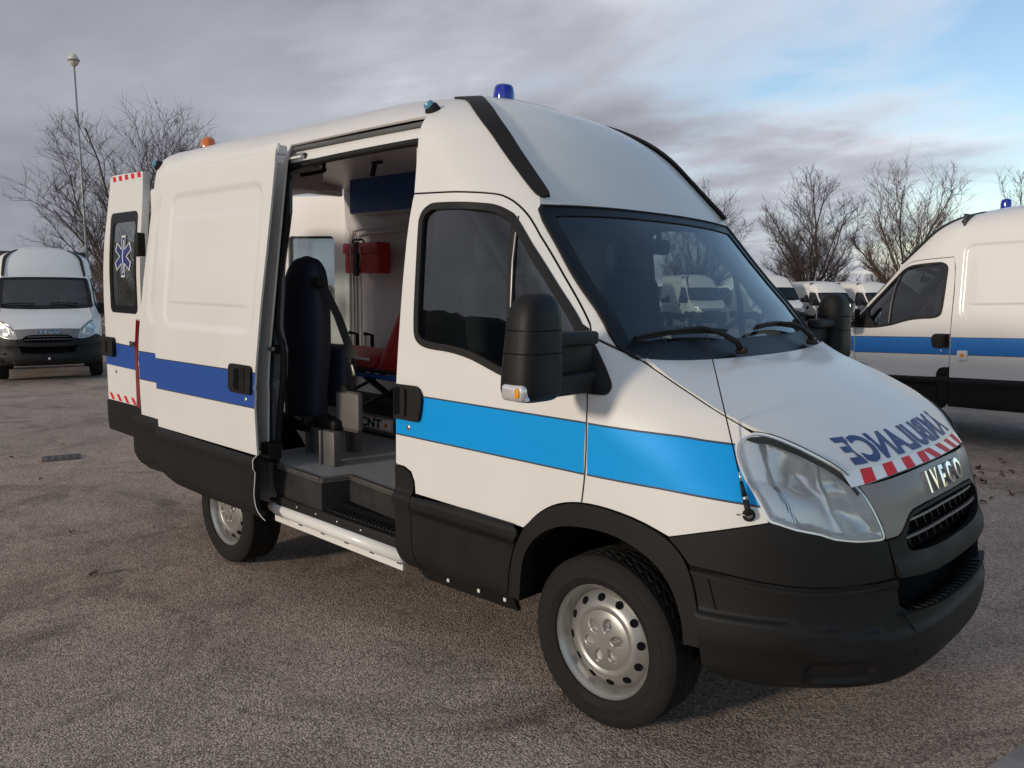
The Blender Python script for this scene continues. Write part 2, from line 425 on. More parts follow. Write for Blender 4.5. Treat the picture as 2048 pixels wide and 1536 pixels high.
def skin(s,z,off=0.):
    """right hand body skin: s runs along the side (=x) then round the nose, z height"""
    w=w0(z,s)
    e=interp(s,EI)
    if e>0:
        ze=interp(s,ZE);t=max(0.,(z-(ze-.30))/.30);w-=e*t*t
    if z>1.25:
        d=interp(z,XW)-s
        t=max(0.,1-d/.38);w-=.15*min(t,1.3)**2*sstep(1.25,1.5,z)
    if s<=X0: 
        return (s,-w,z)
    xf=interp(min(z,1.058),XF)
    # superellipse by angle; s maps to angle so that s ~ arc length
    a=xf-X0
    th=arcth((s-X0)/SMAX)
    cc=abs(math.cos(th))**(2/NP);ss=abs(math.sin(th))**(2/NP)
    return (X0+a*ss,-w*cc,z)
SMAX=1.72   # s of centre line = X0+SMAX
_tab=None
def arcth(t):
    """uniform arc-length parameter on reference superellipse"""
    global _tab
    if _tab is None:
        pts=[];N=2000;l=0;a=.92-X0;w=.99;prev=None;_tab=[]
        for i in range(N+1):
            th=math.pi/2*(i/N)
            # cluster
            x=a*math.sin(th)**(2/NP);y=w*math.cos(th)**(2/NP)
            if prev: l+=math.hypot(x-prev[0],y-prev[1])
            prev=(x,y);_tab.append((l,th))
        _tab=[(q[0]/l,q[1]) for q in _tab]; global REFLEN; REFLEN=l
    import bisect
    t=max(0.,min(1.,t))
    i=bisect.bisect_left(_tab,(t,-1))
    if i<=0: return _tab[0][1]
    if i>=len(_tab): return _tab[-1][1]
    l0,a0=_tab[i-1];l1,a1=_tab[i]
    return a0+(a1-a0)*((t-l0)/(l1-l0) if l1>l0 else 0)

# ---------------------------------------------------------------- vehicle surfaces (X forward from the front axle, Y left, Z up)
SCN = X0+SMAX                                   # skin coordinate of the centre line of the nose
def nose(q, z):
    """the nose as one sheet: q is the signed distance from the centre line, right side negative"""
    if q <= 0: return skin(SCN+q, z)
    x, y, zz = skin(SCN-q, z); return (x, -y, zz)
def rstep(s, z, x0, x1, z0, z1, r, w):
    cx_, cz_ = (x0+x1)/2, (z0+z1)/2; hx, hz = (x1-x0)/2-r, (z1-z0)/2-r
    dx, dz = abs(s-cx_)-hx, abs(z-cz_)-hz
    d = math.hypot(max(dx, 0), max(dz, 0))+min(max(dx, dz), 0)-r
    return 1-sstep(-w, w, d)
def emb(s, z, fields):
    d = 0.
    for x0, x1 in fields:
        if not (x0-.2 < s < x1+.2): continue
        d -= .012*rstep(s, z, x0, x1, 1.42, 2.24, .09, .022)
        d += .009*sstep(x0-.01, x0+.12, s)*(1-sstep(x1-.16, x1-.02, s))*sstep(1.557, 1.575, z)*(1-sstep(2.089, 2.107, z))
        d -= .006*sstep(x0-.02, x0+.10, s)*(1-sstep(x1-.10, x1+.02, s))*sstep(2.397, 2.413, z)
    d += .004*rstep(s, z, -4.4, -1.3, 1.10, 1.135, .015, .012) if s < -1.25 else 0
    return d
def emb_fn(fields, dy=0.):
    def f(s, z):
        x, y, zz = skin(s, z); return (x, y+dy-emb(s, z, fields), zz)
    return f
CLP = [(.36, -.02), (.40, .004), (.45, .012), (.62, .014), (.648, .016), (.66, .027), (.68, .030), (.705, .030), (.722, .022), (.735, .003)]
def clad(s, z):
    x, y, zz = skin(s, z); return (x, y-interp(z, CLP), zz)
# outlines measured on the side skin, (s, z)
DOOR_TOP = [(-1.175, 2.112), (-1.05, 2.108), (-.876, 2.101), (-.704, 2.086), (-.637, 2.066), (-.576, 2.029), (-.508, 1.970), (-.409, 1.859), (-.319, 1.757), (-.231, 1.658), (-.172, 1.587), (-.141, 1.544), (-.125, 1.508)]
DOOR_FRONT = [(-.125, 1.508), (-.105, 1.452), (-.084, 1.40), (-.062, 1.30), (-.055, 1.20), (-.054, 1.09), (-.060, .995), (-.074, .886)]
ARCH = [(-.074, .884), (-.157, .867), (-.216, .844), (-.277, .807), (-.32, .768), (-.365, .719), (-.391, .679), (-.42, .61), (-.439, .537), (-.445, .459), (-.444, .42)]
ARCH_F = [(-.074, .884), (0., .887), (.099, .881), (.2, .864), (.29, .83), (.329, .793), (.363, .746), (.385, .66), (.398, .55), (.405, .46)]
ARCH_IN = [(-.385, .41), (-.381, .476), (-.374, .554), (-.361, .612), (-.332, .666), (-.275, .722), (-.229, .749), (-.184, .770), (-.126, .788), (-.043, .798), (.036, .800), (.098, .794), (.159, .775), (.218, .748), (.275, .705), (.315, .64), (.338, .56), (.345, .46)]
def _smooth(pts, n=3):
    P = cr(pts, 4)
    for _ in range(n*4):
        P = [P[0]]+[tuple((np.array(P[k-1])+2*np.array(P[k])+np.array(P[k+1]))/4) for k in range(1, len(P)-1)]+[P[-1]]
    return P[::2] if len(P) % 2 else P[::2]+[P[-1]]
_a = _smooth(ARCH[::-1]+ARCH_F[1:], 4); _k = min(range(len(_a)), key=lambda i: abs(_a[i][0]+.074))
ARCH, ARCH_F, ARCH_IN = _a[:_k+1][::-1], _a[_k:], _smooth(ARCH_IN, 4)
HEADL = [(.564, 1.206), (.527, 1.189), (.520, 1.163), (.534, 1.122), (.575, 1.052), (.614, .970), (.632, .935), (.652, .926), (.71, .908), (.785, .894), (.836, .877), (.923, .865), (.995, .862), (1.030, .863), (1.036, .875), (1.024, .922), (.994, .982), (.967, 1.025), (.935, 1.067), (.858, 1.111), (.759, 1.153), (.684, 1.180), (.62, 1.199)]
HOOD_S = [(.065, 1.419), (.201, 1.363), (.338, 1.310), (.47, 1.255), (.560, 1.211), (.619, 1.204), (.684, 1.186), (.759, 1.160), (.858, 1.118), (.937, 1.074), (.969, 1.028)]
FEND_T = [(-.125, 1.508), (-.08, 1.490), (-.026, 1.466), (.017, 1.443), (.065, 1.419)]
WS_L = [(.065, 1.419), (.022, 1.440), (-.022, 1.471), (-.133, 1.598), (-.263, 1.733), (-.388, 1.879), (-.483, 1.994), (-.509, 2.039)]
CAP_E = [(-.509, 2.039), (-.540, 2.092), (-.605, 2.158), (-.69, 2.245), (-.80, 2.355), (-.91, 2.448), (-1.04, 2.536), (-1.15, 2.594), (-1.25, 2.630)]
FCLAD_T = [(.29, .83), (.401, .863), (.519, .895), (.628, .921)]
FCLAD_B = [(.363, .746), (.463, .739), (.588, .725), (.682, .718), (.759, .715), (.846, .716), (.919, .718), (1.073, .722)]
WIN = [(-1.117, 1.818), (-1.124, 1.96), (-1.121, 1.999), (-1.101, 2.033), (-1.064, 2.054), (-1.019, 2.062), (-.869, 2.057), (-.731, 2.045), (-.666, 2.033), (-.608, 2.008), (-.564, 1.976), (-.438, 1.840), (-.322, 1.715), (-.211, 1.598), (-.158, 1.530), (-.135, 1.47), (-.105, 1.36), (-.098, 1.312), (-.15, 1.303), (-.222, 1.300), (-.354, 1.306), (-.504, 1.331), (-.585, 1.353), (-.71, 1.388), (-.839, 1.407), (-.976, 1.414), (-1.042, 1.428), (-1.082, 1.459), (-1.096, 1.513), (-1.106, 1.627)]
WIN = cr(WIN, 3, True)
def ins(loop, d):
    """shrink a closed loop by d"""
    A = np.array(loop); n = len(A); out = []
    ar = sum(A[i][0]*A[(i+1) % n][1]-A[(i+1) % n][0]*A[i][1] for i in range(n)); sg = 1 if ar > 0 else -1
    for i in range(n):
        e1 = A[i]-A[i-1]; e2 = A[(i+1) % n]-A[i]; e1 = e1/(np.linalg.norm(e1)+1e-9); e2 = e2/(np.linalg.norm(e2)+1e-9)
        t = e1+e2; t = t/(np.linalg.norm(t)+1e-9); out.append(tuple(A[i]+np.array((-t[1], t[0]))*d*sg))
    return out
def edge3(curve, t):
    """point on the skin along a measured curve, t in 0..1 by curve length"""
    key = id(curve)
    if key not in _EC:
        c = cr(curve, 8); L = [0.]
        for i in range(1, len(c)): L.append(L[-1]+math.hypot(c[i][0]-c[i-1][0], c[i][1]-c[i-1][1]))
        _EC[key] = (c, [l/L[-1] for l in L])
    c, L = _EC[key]; t = max(0., min(1., t)); i = int(np.searchsorted(L, t)); i = max(1, min(len(L)-1, i))
    k = (t-L[i-1])/(L[i]-L[i-1]+1e-9); return skin(c[i-1][0]+(c[i][0]-c[i-1][0])*k, c[i-1][1]+(c[i][1]-c[i-1][1])*k)
_EC = {}
def crossfn(curve, xc, zc, px=2.2, pz=2.4, fl=1):
    """surface spanned between a side curve and its mirror image; xc, zc: centre line profile over t"""
    def f(a, t):
        tt = t
        ex, ey, ez = edge3(curve, tt); k = abs(a)
        x = interp(tt, xc); z = interp(tt, zc)
        return (x+(ex-x)*k**px, fl*a*abs(ey), z+(ez-z)*k**pz)
    return f
wsurf = crossfn(WS_L, [(0, .115), (.25, -.02), (.5, -.165), (.75, -.315), (1, -.462)], [(0, 1.409), (.25, 1.572), (.5, 1.737), (.75, 1.900), (1, 2.057)])
cap_s = crossfn(CAP_E, [(0, -.462), (.15, -.56), (.35, -.70), (.55, -.85), (.75, -1.02), (1, -1.25)], [(0, 2.057), (.15, 2.185), (.35, 2.345), (.55, 2.476), (.75, 2.582), (1, 2.668)], 2.2, 2.6)
HZ = [(.03, 1.436), (.115, 1.409), (.27, 1.362), (.43, 1.306), (.58, 1.238), (.72, 1.158), (.80, 1.110), (.87, 1.080)]
HK = [(.05, -.012), (.19, .042), (.32, .057), (.44, .070), (.56, .072), (.67, .070), (.74, .092), (.81, .150)]
def xfront(y): return .858-.165*y*y
def hood_xy(x, y):
    r = max(0., 1-(xfront(y)-x)/.16)
    return (x, y, interp(x, HZ)-interp(x, HK)*abs(y)**2.3-.030*r*r)
def hood_outline():
    e = [skin(a, b) for a, b in cr(HOOD_S, 4)]; R = [(x, y+.004) for x, y, z in e]
    R[-1] = (R[-1][0]-.004, R[-1][1])
    fr = [(xfront(y)-.001, y) for y in lin_(R[-1][1]+.02, -R[-1][1]-.02, 25)]
    L = [(x, -y) for x, y in R[::-1]]
    bk = [(.056+.059*(1-(abs(y)/.794)**2.2)+.004, y) for y in lin_(.77, -.77, 25)]
    return R+fr+L+bk
def zroof(x): return 2.64-.010*sstep(-1.7, -1.25, x)
def roof_s(a, x):
    zr = zroof(x); ex, ey, ez = skin(x, zr); k = abs(a); y = -a*abs(ey); return (x, y, zr+(zt_(x)-zr)*(1-k**2.8))
def lin_(a, b, n): return [a+(b-a)*i/(n-1) for i in range(n)]

def mirror_head(p, sd, d):
    """door mirror: housing with shell seam, two arms, glass, indicator"""
    S = lambda v: (v[0], v[1]*(-sd), v[2])
    bm = bmesh.new()
    def ring(z, x0, x1, y0, y1, r):
        return [(a, b, z) for a, b in rrect(x0, x1, y0, y1, r, 4)]
    def inset(z):
        top = max(0., (z-1.575)/.100); bot = max(0., (1.345-z)/.045)
        return .060*(1-math.sqrt(max(0., 1-min(1, top)**2.2)))+.055*(1-math.sqrt(max(0., 1-min(1, bot)**2)))+.012*max(0., (z-1.40)/.25)
    rings = []
    for z in [1.301, 1.303, 1.308, 1.316, 1.328, 1.345, 1.40, 1.46, 1.52, 1.575, 1.60, 1.62, 1.638, 1.652, 1.662, 1.669, 1.6735, 1.675]:
        i = inset(z); k = (1.67-z)*.05
        rings.append([bm.verts.new(S(q)) for q in ring(z, -.165+i*.85, -.005-i*.85, -1.365-k+i, -1.160-k*.3-i*.8, max(.012, .058-i*.45))])
    n = len(rings[0])
    for a, b in zip(rings, rings[1:]):
        for k in range(n): bm.faces.new((a[k], a[(k+1) % n], b[(k+1) % n], b[k]))
    bm.faces.new(rings[0]); bm.faces.new(rings[-1]); bmesh.ops.recalc_face_normals(bm, faces=bm.faces)
    h = from_bm('mirror', bm, 'black_plastic', p, 50)
    bm = bmesh.new()
    for zc, hz, yo in ((1.512, .050, -1.25), (1.348, .078, -1.24)):
        bbox(bm, S((-.070, (-.955+yo)/2, zc)), (.070, abs(yo+.955), hz), .014, 3)
    from_bm('mirror_arm', bm, 'black_plastic', h, 40); box('arm_hinge', S((-.085, -1.06, 1.43)), (.03, .22, .13), 'rubber', h, .01)
    if d:
        bm = bmesh.new()
        for zc in (1.470, 1.548):
            k = (1.67-zc)*.05; i = inset(zc)
            lp = [S(q) for q in ring(zc, -.165+i*.85, -.005-i*.85, -1.365-k+i, -1.160-k*.3-i*.8, .058)]
            V, F = tube_data(lp+[lp[0]], .0022, 4)
            vv = [bm.verts.new(q) for q in V]
            for f in F: bm.faces.new([vv[i] for i in f])
        from_bm('shell_seam', bm, 'dark_void', h)
        # indicator let into the outer lower corner
        il = box('indicator', S((-.075, -1.352, 1.338)), (.105, .075, .060), 'reflector', h, .018, 3)
        box('bulb', S((-.045, -1.384, 1.340)), (.022, .020, .034), 'orange_paint', h, .006)
    box('mirror_glass', S((-.163, -1.262, 1.49)), (.008, .11, .22), 'chrome', h, .002)
    return h
def wheel(p, x, z, sd, name, d):
    yc = -.848
    w = lathe(name, [(-.09, .215), (-.10, .222), (-.085, .205), (-.03, .190), (.02, .188), (.045, .196), (.075, .203), (.088, .213), (.094, .220), (.099, .222), (.097, .226), (.088, .226), (.0, .21)], 'wheel_silver', p, 'y', (x, -sd*yc*-1 if False else sd*abs(yc), z), 64 if d else 32, 50, sd)
    c = (x, sd*abs(yc), z)
    lathe('wheel_disc', [(.030, .1955), (.040, .192), (.055, .180), (.074, .156), (.082, .143), (.084, .132), (.080, .121), (.074, .112)], 'wheel_silver', w, 'y', c, 64 if d else 24, 60, sd)
    # tyre with tread blocks
    seg = 168 if d else 40
    prof = [(.092, .222), (.106, .226), (.113, .236), (.118, .252), (.1195, .254), (.1195, .258), (.1185, .260), (.1195, .285), (.1188, .292), (.1172, .2925), (.114, .305), (.106, .320), (.099, .329), (.090, .3345)]
    tr = lin_(.088, -.088, 29 if d else 7)
    rings = []
    for a, r in prof: rings.append((a, r, 0))
    for a in tr: rings.append((a, .3385-.004*(a/.09)**2, 1))
    for a, r in prof[::-1]: rings.append((-a, r, 0))
    V = []; F = []
    for i, (a, r, t) in enumerate(rings):
        for k in range(seg):
            th = 2*math.pi*k/seg; rr = r
            if d and t:
                zz = .006*math.sin(th*42)
                for gcen in (-.055, -.018, .018, .055):
                    if abs(a+zz*(1 if gcen > 0 else -1)-gcen) < .0042: rr -= .008
                blk = (k+int(abs(a)*160)*1) % 4
                if blk == 0 and abs(a) > .02: rr -= .005
            elif d and not t and .315 < r < .333 and (k % 4) == 0: rr -= .004
            V.append((x+rr*math.cos(th), sd*abs(yc)+sd*a, z+rr*math.sin(th)))
    n = len(rings)
    for i in range(n-1):
        for k in range(seg):
            k2 = (k+1) % seg; F.append((i*seg+k, (i+1)*seg+k, (i+1)*seg+k2, i*seg+k2) if sd > 0 else (i*seg+k2, (i+1)*seg+k2, (i+1)*seg+k, i*seg+k))
    bm = bmesh.new(); bv = [bm.verts.new(v) for v in V]
    for f in F: bm.faces.new([bv[i] for i in f])
    from_bm('tyre', bm, 'tyre_rubber', w, 30)
    # round vent holes, dark plates set on the disc for their shade
    for k in range(12 if d else 10):
        th = 2*math.pi*(k+.3)/(12 if d else 10); r0 = .1665; tl = math.atan2(.022, .026)
        V2, F2 = tube_data([(0, 0, -.004), (0, 0, .0022)], .0165, 12)
        ax = Vector((math.cos(th)*math.sin(tl)*.85, sd*math.cos(tl), math.sin(th)*math.sin(tl)*.85)).normalized()
        q = ax.to_track_quat('Z', 'Y'); cen = Vector((x+r0*math.cos(th), sd*(abs(yc)+.0675), z+r0*math.sin(th)))
        mk('vent_hole', [cen+q @ Vector(v) for v in V2], F2, 'dark_void', w, False)
    # hub cap with six pockets
    def hub(th, r):
        a = .089-.012*(r/.118)**4
        if d:
            for k in range(6):
                t0 = math.pi/3*k+.25; px_, pz_ = .066*math.cos(t0), .066*math.sin(t0)
                dx, dz = r*math.cos(th)-px_, r*math.sin(th)-pz_
                u = dx*math.cos(t0)+dz*math.sin(t0); v = -dx*math.sin(t0)+dz*math.cos(t0)
                e = (u/.025)**2+(v/.0175)**2; a -= .020*(1-sstep(.62, 1.15, e))
        return a
    V = []; F = []; nr, ns = (26, 120) if d else (4, 24)
    for i in range(nr+1):
        r = .118*i/nr
        for k in range(ns):
            th = 2*math.pi*k/ns; V.append((x+r*math.cos(th), sd*(abs(yc)+hub(th, r)), z+r*math.sin(th)))
    for i in range(nr):
        for k in range(ns):
            k2 = (k+1) % ns; F.append((i*ns+k, i*ns+k2, (i+1)*ns+k2, (i+1)*ns+k))
    bm = bmesh.new(); bv = [bm.verts.new(v) for v in V]
    for f in F:
        try: bm.faces.new([bv[i] for i in f])
        except Exception: pass
    bmesh.ops.remove_doubles(bm, verts=bm.verts, dist=1e-5); bmesh.ops.recalc_face_normals(bm, faces=bm.faces)
    from_bm('hub_cap', bm, 'wheel_silver', w, 60)
    if d:
        for k in (0, 1):
            t0 = math.pi/3*k+.25; cc = (x+.066*math.cos(t0), sd*(abs(yc)+.077), z+.066*math.sin(t0))
            lathe('wheel_bolt', [(-.01, .010), (.006, .010), (.008, .007)], 'steel', w, 'y', cc, 6, 30, sd)
    return w

def seat(p, y, name='front_seat'):
    bm = bmesh.new()
    bbox(bm, (-.62, y, 1.02), (.50, .48, .16), .06, 3)
    s_ = from_bm(name, bm, 'cab_fabric', p, 60)
    box('backrest', (-.93, y, 1.40), (.13, .48, .72), 'cab_fabric', s_, .055, 3, Matrix.Rotation(R_(-9), 3, 'Y'))
    box('headrest', (-1.01, y, 1.86), (.09, .28, .19), 'cab_fabric', s_, .04, 3, Matrix.Rotation(R_(-6), 3, 'Y'))
    box('seat_base', (-.64, y, .84), (.42, .42, .24), 'cab_trim', s_, .03, 2)
    return s_
def van_body(p, hero=False):
    """everything a closed van has; the hero keeps its right side open"""
    G = .035 if hero else .07
    for sd in (-1, 1):
        op = hero and sd < 0
        top = cr(DOOR_TOP, 4)
        # --- body side: rear quarter, roof rail, upper cab, windscreen pillar
        up = [(-1.178, 2.118)]+[(a, b+.006) for a, b in top[1:-1]]+cr([(a, b+.006) for a, b in FEND_T], 3)
        lead = up+cr(WS_L, 4)[1:]+cr(CAP_E, 4)[1:]
        rear = [(-1.4, 2.6345), (-1.55, 2.638), (-1.7, 2.64), (-4.065, 2.64), (-4.06, 2.45), (-4.09, 2.1), (-4.13, 1.7), (-4.15, 1.3), (-4.155, .95), (-4.14, .738)]
        if op:
            ol = [(-2.385, .738), (-2.365, 1.10), (-2.345, 1.6), (-2.335, 2.2), (-2.33, 2.462), (-1.2, 2.478), (-1.185, 2.40)]+lead+rear
            fl = [(-4.02, -3.70)]
        else:
            ol = [(-1.206, .738), (-1.206, 1.3), (-1.215, 1.7), (-1.205, 2.0)]+lead+rear
            fl = [(-4.02, -3.70), (-3.50, -2.42), (-2.36, -1.30)]
        panel('body_side', ol, 'white_paint', p, emb_fn(fl), side=sd, thick=.012, g=G)
        # --- front door
        lo = [(-1.199, .86), (-1.19, .854), (-1.136, .853), (-1.085, .834), (-1.061, .79), (-1.055, .736), (-.43, .727), (-.372, .724)] if True else 0
        ar = [q for q in ARCH if q[1] > .73][::-1]
        dfr = cr(DOOR_FRONT, 4)[::-1]
        dl = [(-1.199, 1.3), (-1.205, 1.7), (-1.203, 1.9), (-1.196, 2.0), (-1.185, 2.08)][::-1]
        ol = lo+[(a-.003, b+.006) for a, b in ar]+[(a-.004, b) for a, b in dfr]+[(a-.002, b-.002) for a, b in top[::-1]]+dl
        door = panel('front_door', ol, 'white_paint', p, skin, holes=[WIN], side=sd, thick=.014, g=G)
        w_in = ins(WIN, .028)
        panel('window_seal', ins(WIN, -.002), 'rubber', door, skin, holes=[w_in], side=sd, off=.004, thick=.014, g=G)
        panel('window_glass', ins(WIN, .020), 'door_glass', door, skin, side=sd, off=-.012, thick=0, g=G)
        ribbon('window_divider', [(-.575, 1.985), (-.530, 1.80), (-.503, 1.62), (-.49, 1.45), (-.488, 1.36)], .036, 'rubber', door, skin, sd, -.010, .012)
        ribbon('divider_trim', [(-.566, 1.985), (-.521, 1.80), (-.494, 1.62), (-.481, 1.45), (-.479, 1.36)], .006, 'steel', door, skin, sd, .0, .004)
        panel('mirror_base', [(-.142, 1.535), (-.127, 1.50), (-.09, 1.40), (-.068, 1.31), (-.07, 1.302), (-.22, 1.302), (-.30, 1.306), (-.30, 1.36), (-.25, 1.42), (-.20, 1.50), (-.175, 1.555)], 'black_plastic', door, skin, side=sd, off=.008, thick=.012, g=G)
        # door handle: shell with a pull, the recess a dark patch for its shade
        hb = [(-1.197, 1.236), (-1.049, 1.238), (-1.022, 1.227), (-1.001, 1.198), (-.999, 1.161), (-1.011, 1.104), (-1.032, 1.077), (-1.138, 1.075), (-1.197, 1.074)]
        hd = panel('door_handle', cr(hb[1:-1], 3)+[hb[-1], hb[0]], 'black_plastic', door, skin, side=sd, off=.018, thick=.02, g=.03)
        panel('handle_recess', [(-1.192, 1.222), (-1.15, 1.222), (-1.15, 1.10), (-1.192, 1.09)], 'dark_void', hd, skin, side=sd, off=.0195, thick=.004, g=.05)
        ribbon('handle_pull', [(-1.118, 1.218), (-1.112, 1.16), (-1.118, 1.098)], .034, 'black_plastic', hd, skin, sd, .018, .012)
        c = fnormal(skin, -1.103, 1.040); q = np.array(skin(-1.103, 1.040)); q = q*np.array((1, -sd, 1)) if sd > 0 else q
        lathe('door_lock', [(-.004, .0125), (.004, .0125), (.006, .010), (.006, .002)], 'steel', door, 'y', (q[0], sd*abs(q[1]), q[2]), 16, 40, sd)
        panel('inner_trim', [(-1.16, .80), (-.12, .95), (-.12, 1.28), (-.5, 1.31), (-.84, 1.38), (-1.05, 1.40), (-1.16, 1.40)], 'cab_trim', door, skin, side=sd, off=-.05, thick=.01, g=.1)
        mirror_head(door, sd, hero)
        ol = [(-1.061, .724), (-1.071, .59), (-1.071, .471), (-1.047, .412), (-1.0, .385), (-.72, .400), (-.452, .424)]+[(a-.004, b) for a, b in ARCH[::-1][1:] if b < .70]+[(-.385, .712), (-.42, .730), (-.7, .733)]
        panel('door_cladding', ol, 'black_plastic', door, clad, side=sd, off=.002, thick=.02, g=.025)
        # --- lower pillar piece behind the door, sill under the door
        panel('pillar_cladding', [(-1.205, .845), (-1.193, .62), (-1.197, .443), (-1.170, .395), (-1.126, .372), (-1.01, .372), (-1.052, .402), (-1.077, .470), (-1.077, .59), (-1.067, .722), (-1.068, .786), (-1.090, .825), (-1.138, .845)], 'black_plastic', p, clad, side=sd, off=.001, thick=.02, g=.03)
        sill = panel('sill_cover', [(-1.11, .372), (-1.0, .376), (-.72, .392), (-.450, .416), (-.445, .33), (-.80, .315), (-1.05, .31)], 'black_plastic', p, lambda s, z: (s, skin(s, .42)[1]+.05*(1-(z-.30)/.12)+.012, z), side=sd, thick=.02, g=.05)
        if hero:
            for s_ in (-.86, -.66, -.50):
                yy = skin(s_, .42)[1]+.038; box('sill_plug', (s_, sd*abs(yy-.014), .362+.03*(s_+.86)), (.016, .006, .016), 'label_white', sill, .002)
        # --- fender
        ol = [(a+.004, b) for a, b in cr(DOOR_FRONT, 4)[::-1]]+[(a, b-.003) for a, b in cr(FEND_T, 3)[1:]]+[(a-.002, b-.004) for a, b in cr(HOOD_S[:5], 3)[1:]]
        hl = cr(HEADL[:6], 3); ol += ins_line(hl, .006)+[(.626, .931)]+[(a, b+.004) for a, b in FCLAD_T[::-1]]+[(a, b+.006) for a, b in [q for q in ARCH_F if q[0] < .272][::-1]]
        fen = panel('fender', ol, 'white_paint', p, skin, side=sd, thick=.012, g=.03 if hero else .05)
        panel('mirror_base', cr([(-.116, 1.495), (-.046, 1.424), (.015, 1.352), (.027, 1.328), (.022, 1.308), (.004, 1.302)], 3)+[(-.056, 1.302), (-.072, 1.38)], 'black_plastic', fen, skin, side=sd, off=.008, thick=.012, g=.03)
        ol = FCLAD_T+[(a, b-.006) for a, b in HEADL[7:13]]+[(1.042, .852), (1.052, .80), (1.070, .726)]+[(a, b+.003) for a, b in FCLAD_B[::-1]]+[(.329, .793)]
        fc = panel('fender_cladding', ol, 'black_plastic', p, skin, side=sd, off=.006, thick=.02, g=.03)
        # --- wheel arch flare
        a_o = ARCH[::-1]+ARCH_F[1:]; a_i = ARCH_IN
        def flare(s, z):
            x, y, zz = skin(s, z); return (x, y-.012, zz)
        panel('wheel_arch', a_o+a_i[::-1], 'black_plastic', p, flare, side=sd, thick=.09, g=.03)
        if op or not hero: pass
        # wheel housings
        for xc in (0., -3.):
            V = []; F = []
            for k in range(19):
                t = math.pi*k/18; x_, z_ = xc+.40*math.cos(t), .40+.40*math.sin(t)
                V += [(x_, sd*.95, z_), (x_, sd*.55, z_)]
            V.append((xc, sd*.55, .40)); m = len(V)-1
            for k in range(18): F += [(2*k, 2*k+2, 2*k+3, 2*k+1), (2*k+1, 2*k+3, m)]
            mk('wheel_housing', V, F, 'dark_void', p, False)
        # --- rear side cladding
        if not op:
            ol = [(-1.20, .732), (-1.20, .40), (-2.50, .385), (-2.53, .55), (-2.66, .70), (-2.75, .734)]
            panel('side_cladding', ol[::-1], 'black_plastic', p, clad, side=sd, thick=.02, g=.05)
            ribbon('shut_line', [(-2.37, .45), (-2.37, 1.4), (-2.35, 2.45)], .007, 'dark_void', p, skin, sd, .0, .0012)
        rq = [(-4.16, .736), (-3.30, .734)]+[(-3.42, .62), (-3.44, .45), (-3.44, .37), (-3.9, .352), (-4.09, .345), (-4.21, .37), (-4.275, .45), (-4.27, .60), (-4.25, .70)]
        panel('quarter_cladding', rq[::-1], 'black_plastic', p, clad, side=sd, off=.004, thick=.03, g=.05)
        # --- roof strip
        so = [(-.512, 2.069), (-.551, 2.088), (-.675, 2.203), (-.778, 2.303), (-.869, 2.392), (-.982, 2.481), (-1.094, 2.549), (-1.20, 2.592), (-1.30, 2.616), (-1.345, 2.627)]
        si = [(-.492, 2.072), (-.511, 2.097), (-.594, 2.181), (-.697, 2.285), (-.807, 2.397), (-.936, 2.500), (-1.08, 2.578), (-1.2, 2.618), (-1.30, 2.630), (-1.350, 2.629)]
        a_o, a_i = cr(so, 4), cr(si, 4)
        panel('roof_strip', a_o+a_i[::-1], 'black_plastic', p, skin, side=sd, off=.010, thick=.013, g=.02)
        # --- headlamp: bowl, reflectors, clear lens
        HLc = cr(HEADL, 3, True)
        HLa = np.array(dens(HLc, .01))
        def lampbase(s, z):
            n = fnormal(skin, s, z); k = sstep(.672, .652, s+.50*(z-1.05)) if s+.50*(z-1.05) < .672 else 0.
            e_ = sstep(0., .024, math.sqrt(float(((HLa-np.array((s, z)))**2).sum(1).min())))
            b1 = math.exp(-(((s-.765)/.060)**2+((z-1.075+.42*(s-.765))/.046)**2)); b2 = math.exp(-(((s-.915)/.062)**2+((z-.960+.42*(s-.915))/.050)**2))
            rg_ = math.exp(-((s-.842+.35*(z-1.02))/.014)**2)
            return tuple(np.array(skin(s, z))-n*(.003+(.028+.034*b1+.040*b2-.012*rg_)*(1-.72*k)*e_))
        hlb = panel('headlight', ins(HLc, .003), 'lamp_silver', p, lampbase, side=sd, thick=0, g=.011 if hero else .05)
        panel('lens', HLc, 'lens_glass', hlb, skin, side=sd, off=.004, thick=0, g=.03)
        panel('lamp_rim', ins(HLc, -.006), 'lamp_silver', hlb, skin, holes=[ins(HLc, .002)], side=sd, off=-.001, thick=.02, g=.03)
        panel('lamp_gasket', ins(HLc, -.0095), 'rubber', hlb, skin, holes=[ins(HLc, -.006)], side=sd, off=-.001, thick=.02, g=.03)
        if hero:
            panel('lamp_divider', [(.652, 1.045), (.675, 1.04), (.722, .905), (.690, .912)], 'silver_paint', hlb, skin, side=sd, off=-.012, thick=.006, g=.03)
            for k in range(4):
                ribbon('lamp_flute', [(.662+.008*k, 1.03-.004*k), (.678+.008*k, .985), (.693+.008*k, .925)], .0035, 'chrome', hlb, skin, sd, -.012, .003)
            ribbon('lamp_crease', [(.548, 1.115), (.60, 1.08), (.65, 1.045)], .004, 'silver_paint', hlb, skin, sd, -.016, .002)
        # dark strips that stand for the shade inside the panel gaps
        for nm, pts in (('d', cr(DOOR_TOP, 3)), ('e', cr(DOOR_FRONT, 3)), ('f', [(-1.205, .46), (-1.203, 1.3), (-1.208, 1.7), (-1.2, 2.1)] if not op else [(-1.07, .42), (-1.06, .8)]), ('g', [(a_, b_-.012) for a_, b_ in cr(FEND_T, 3)]), ('h', [(a_, b_-.014) for a_, b_ in cr(HOOD_S, 3)]), ('i', cr(FCLAD_B, 3))):
            ribbon('gap_shade', pts, .028, 'dark_void', p, skin, sd, -.006, .001)
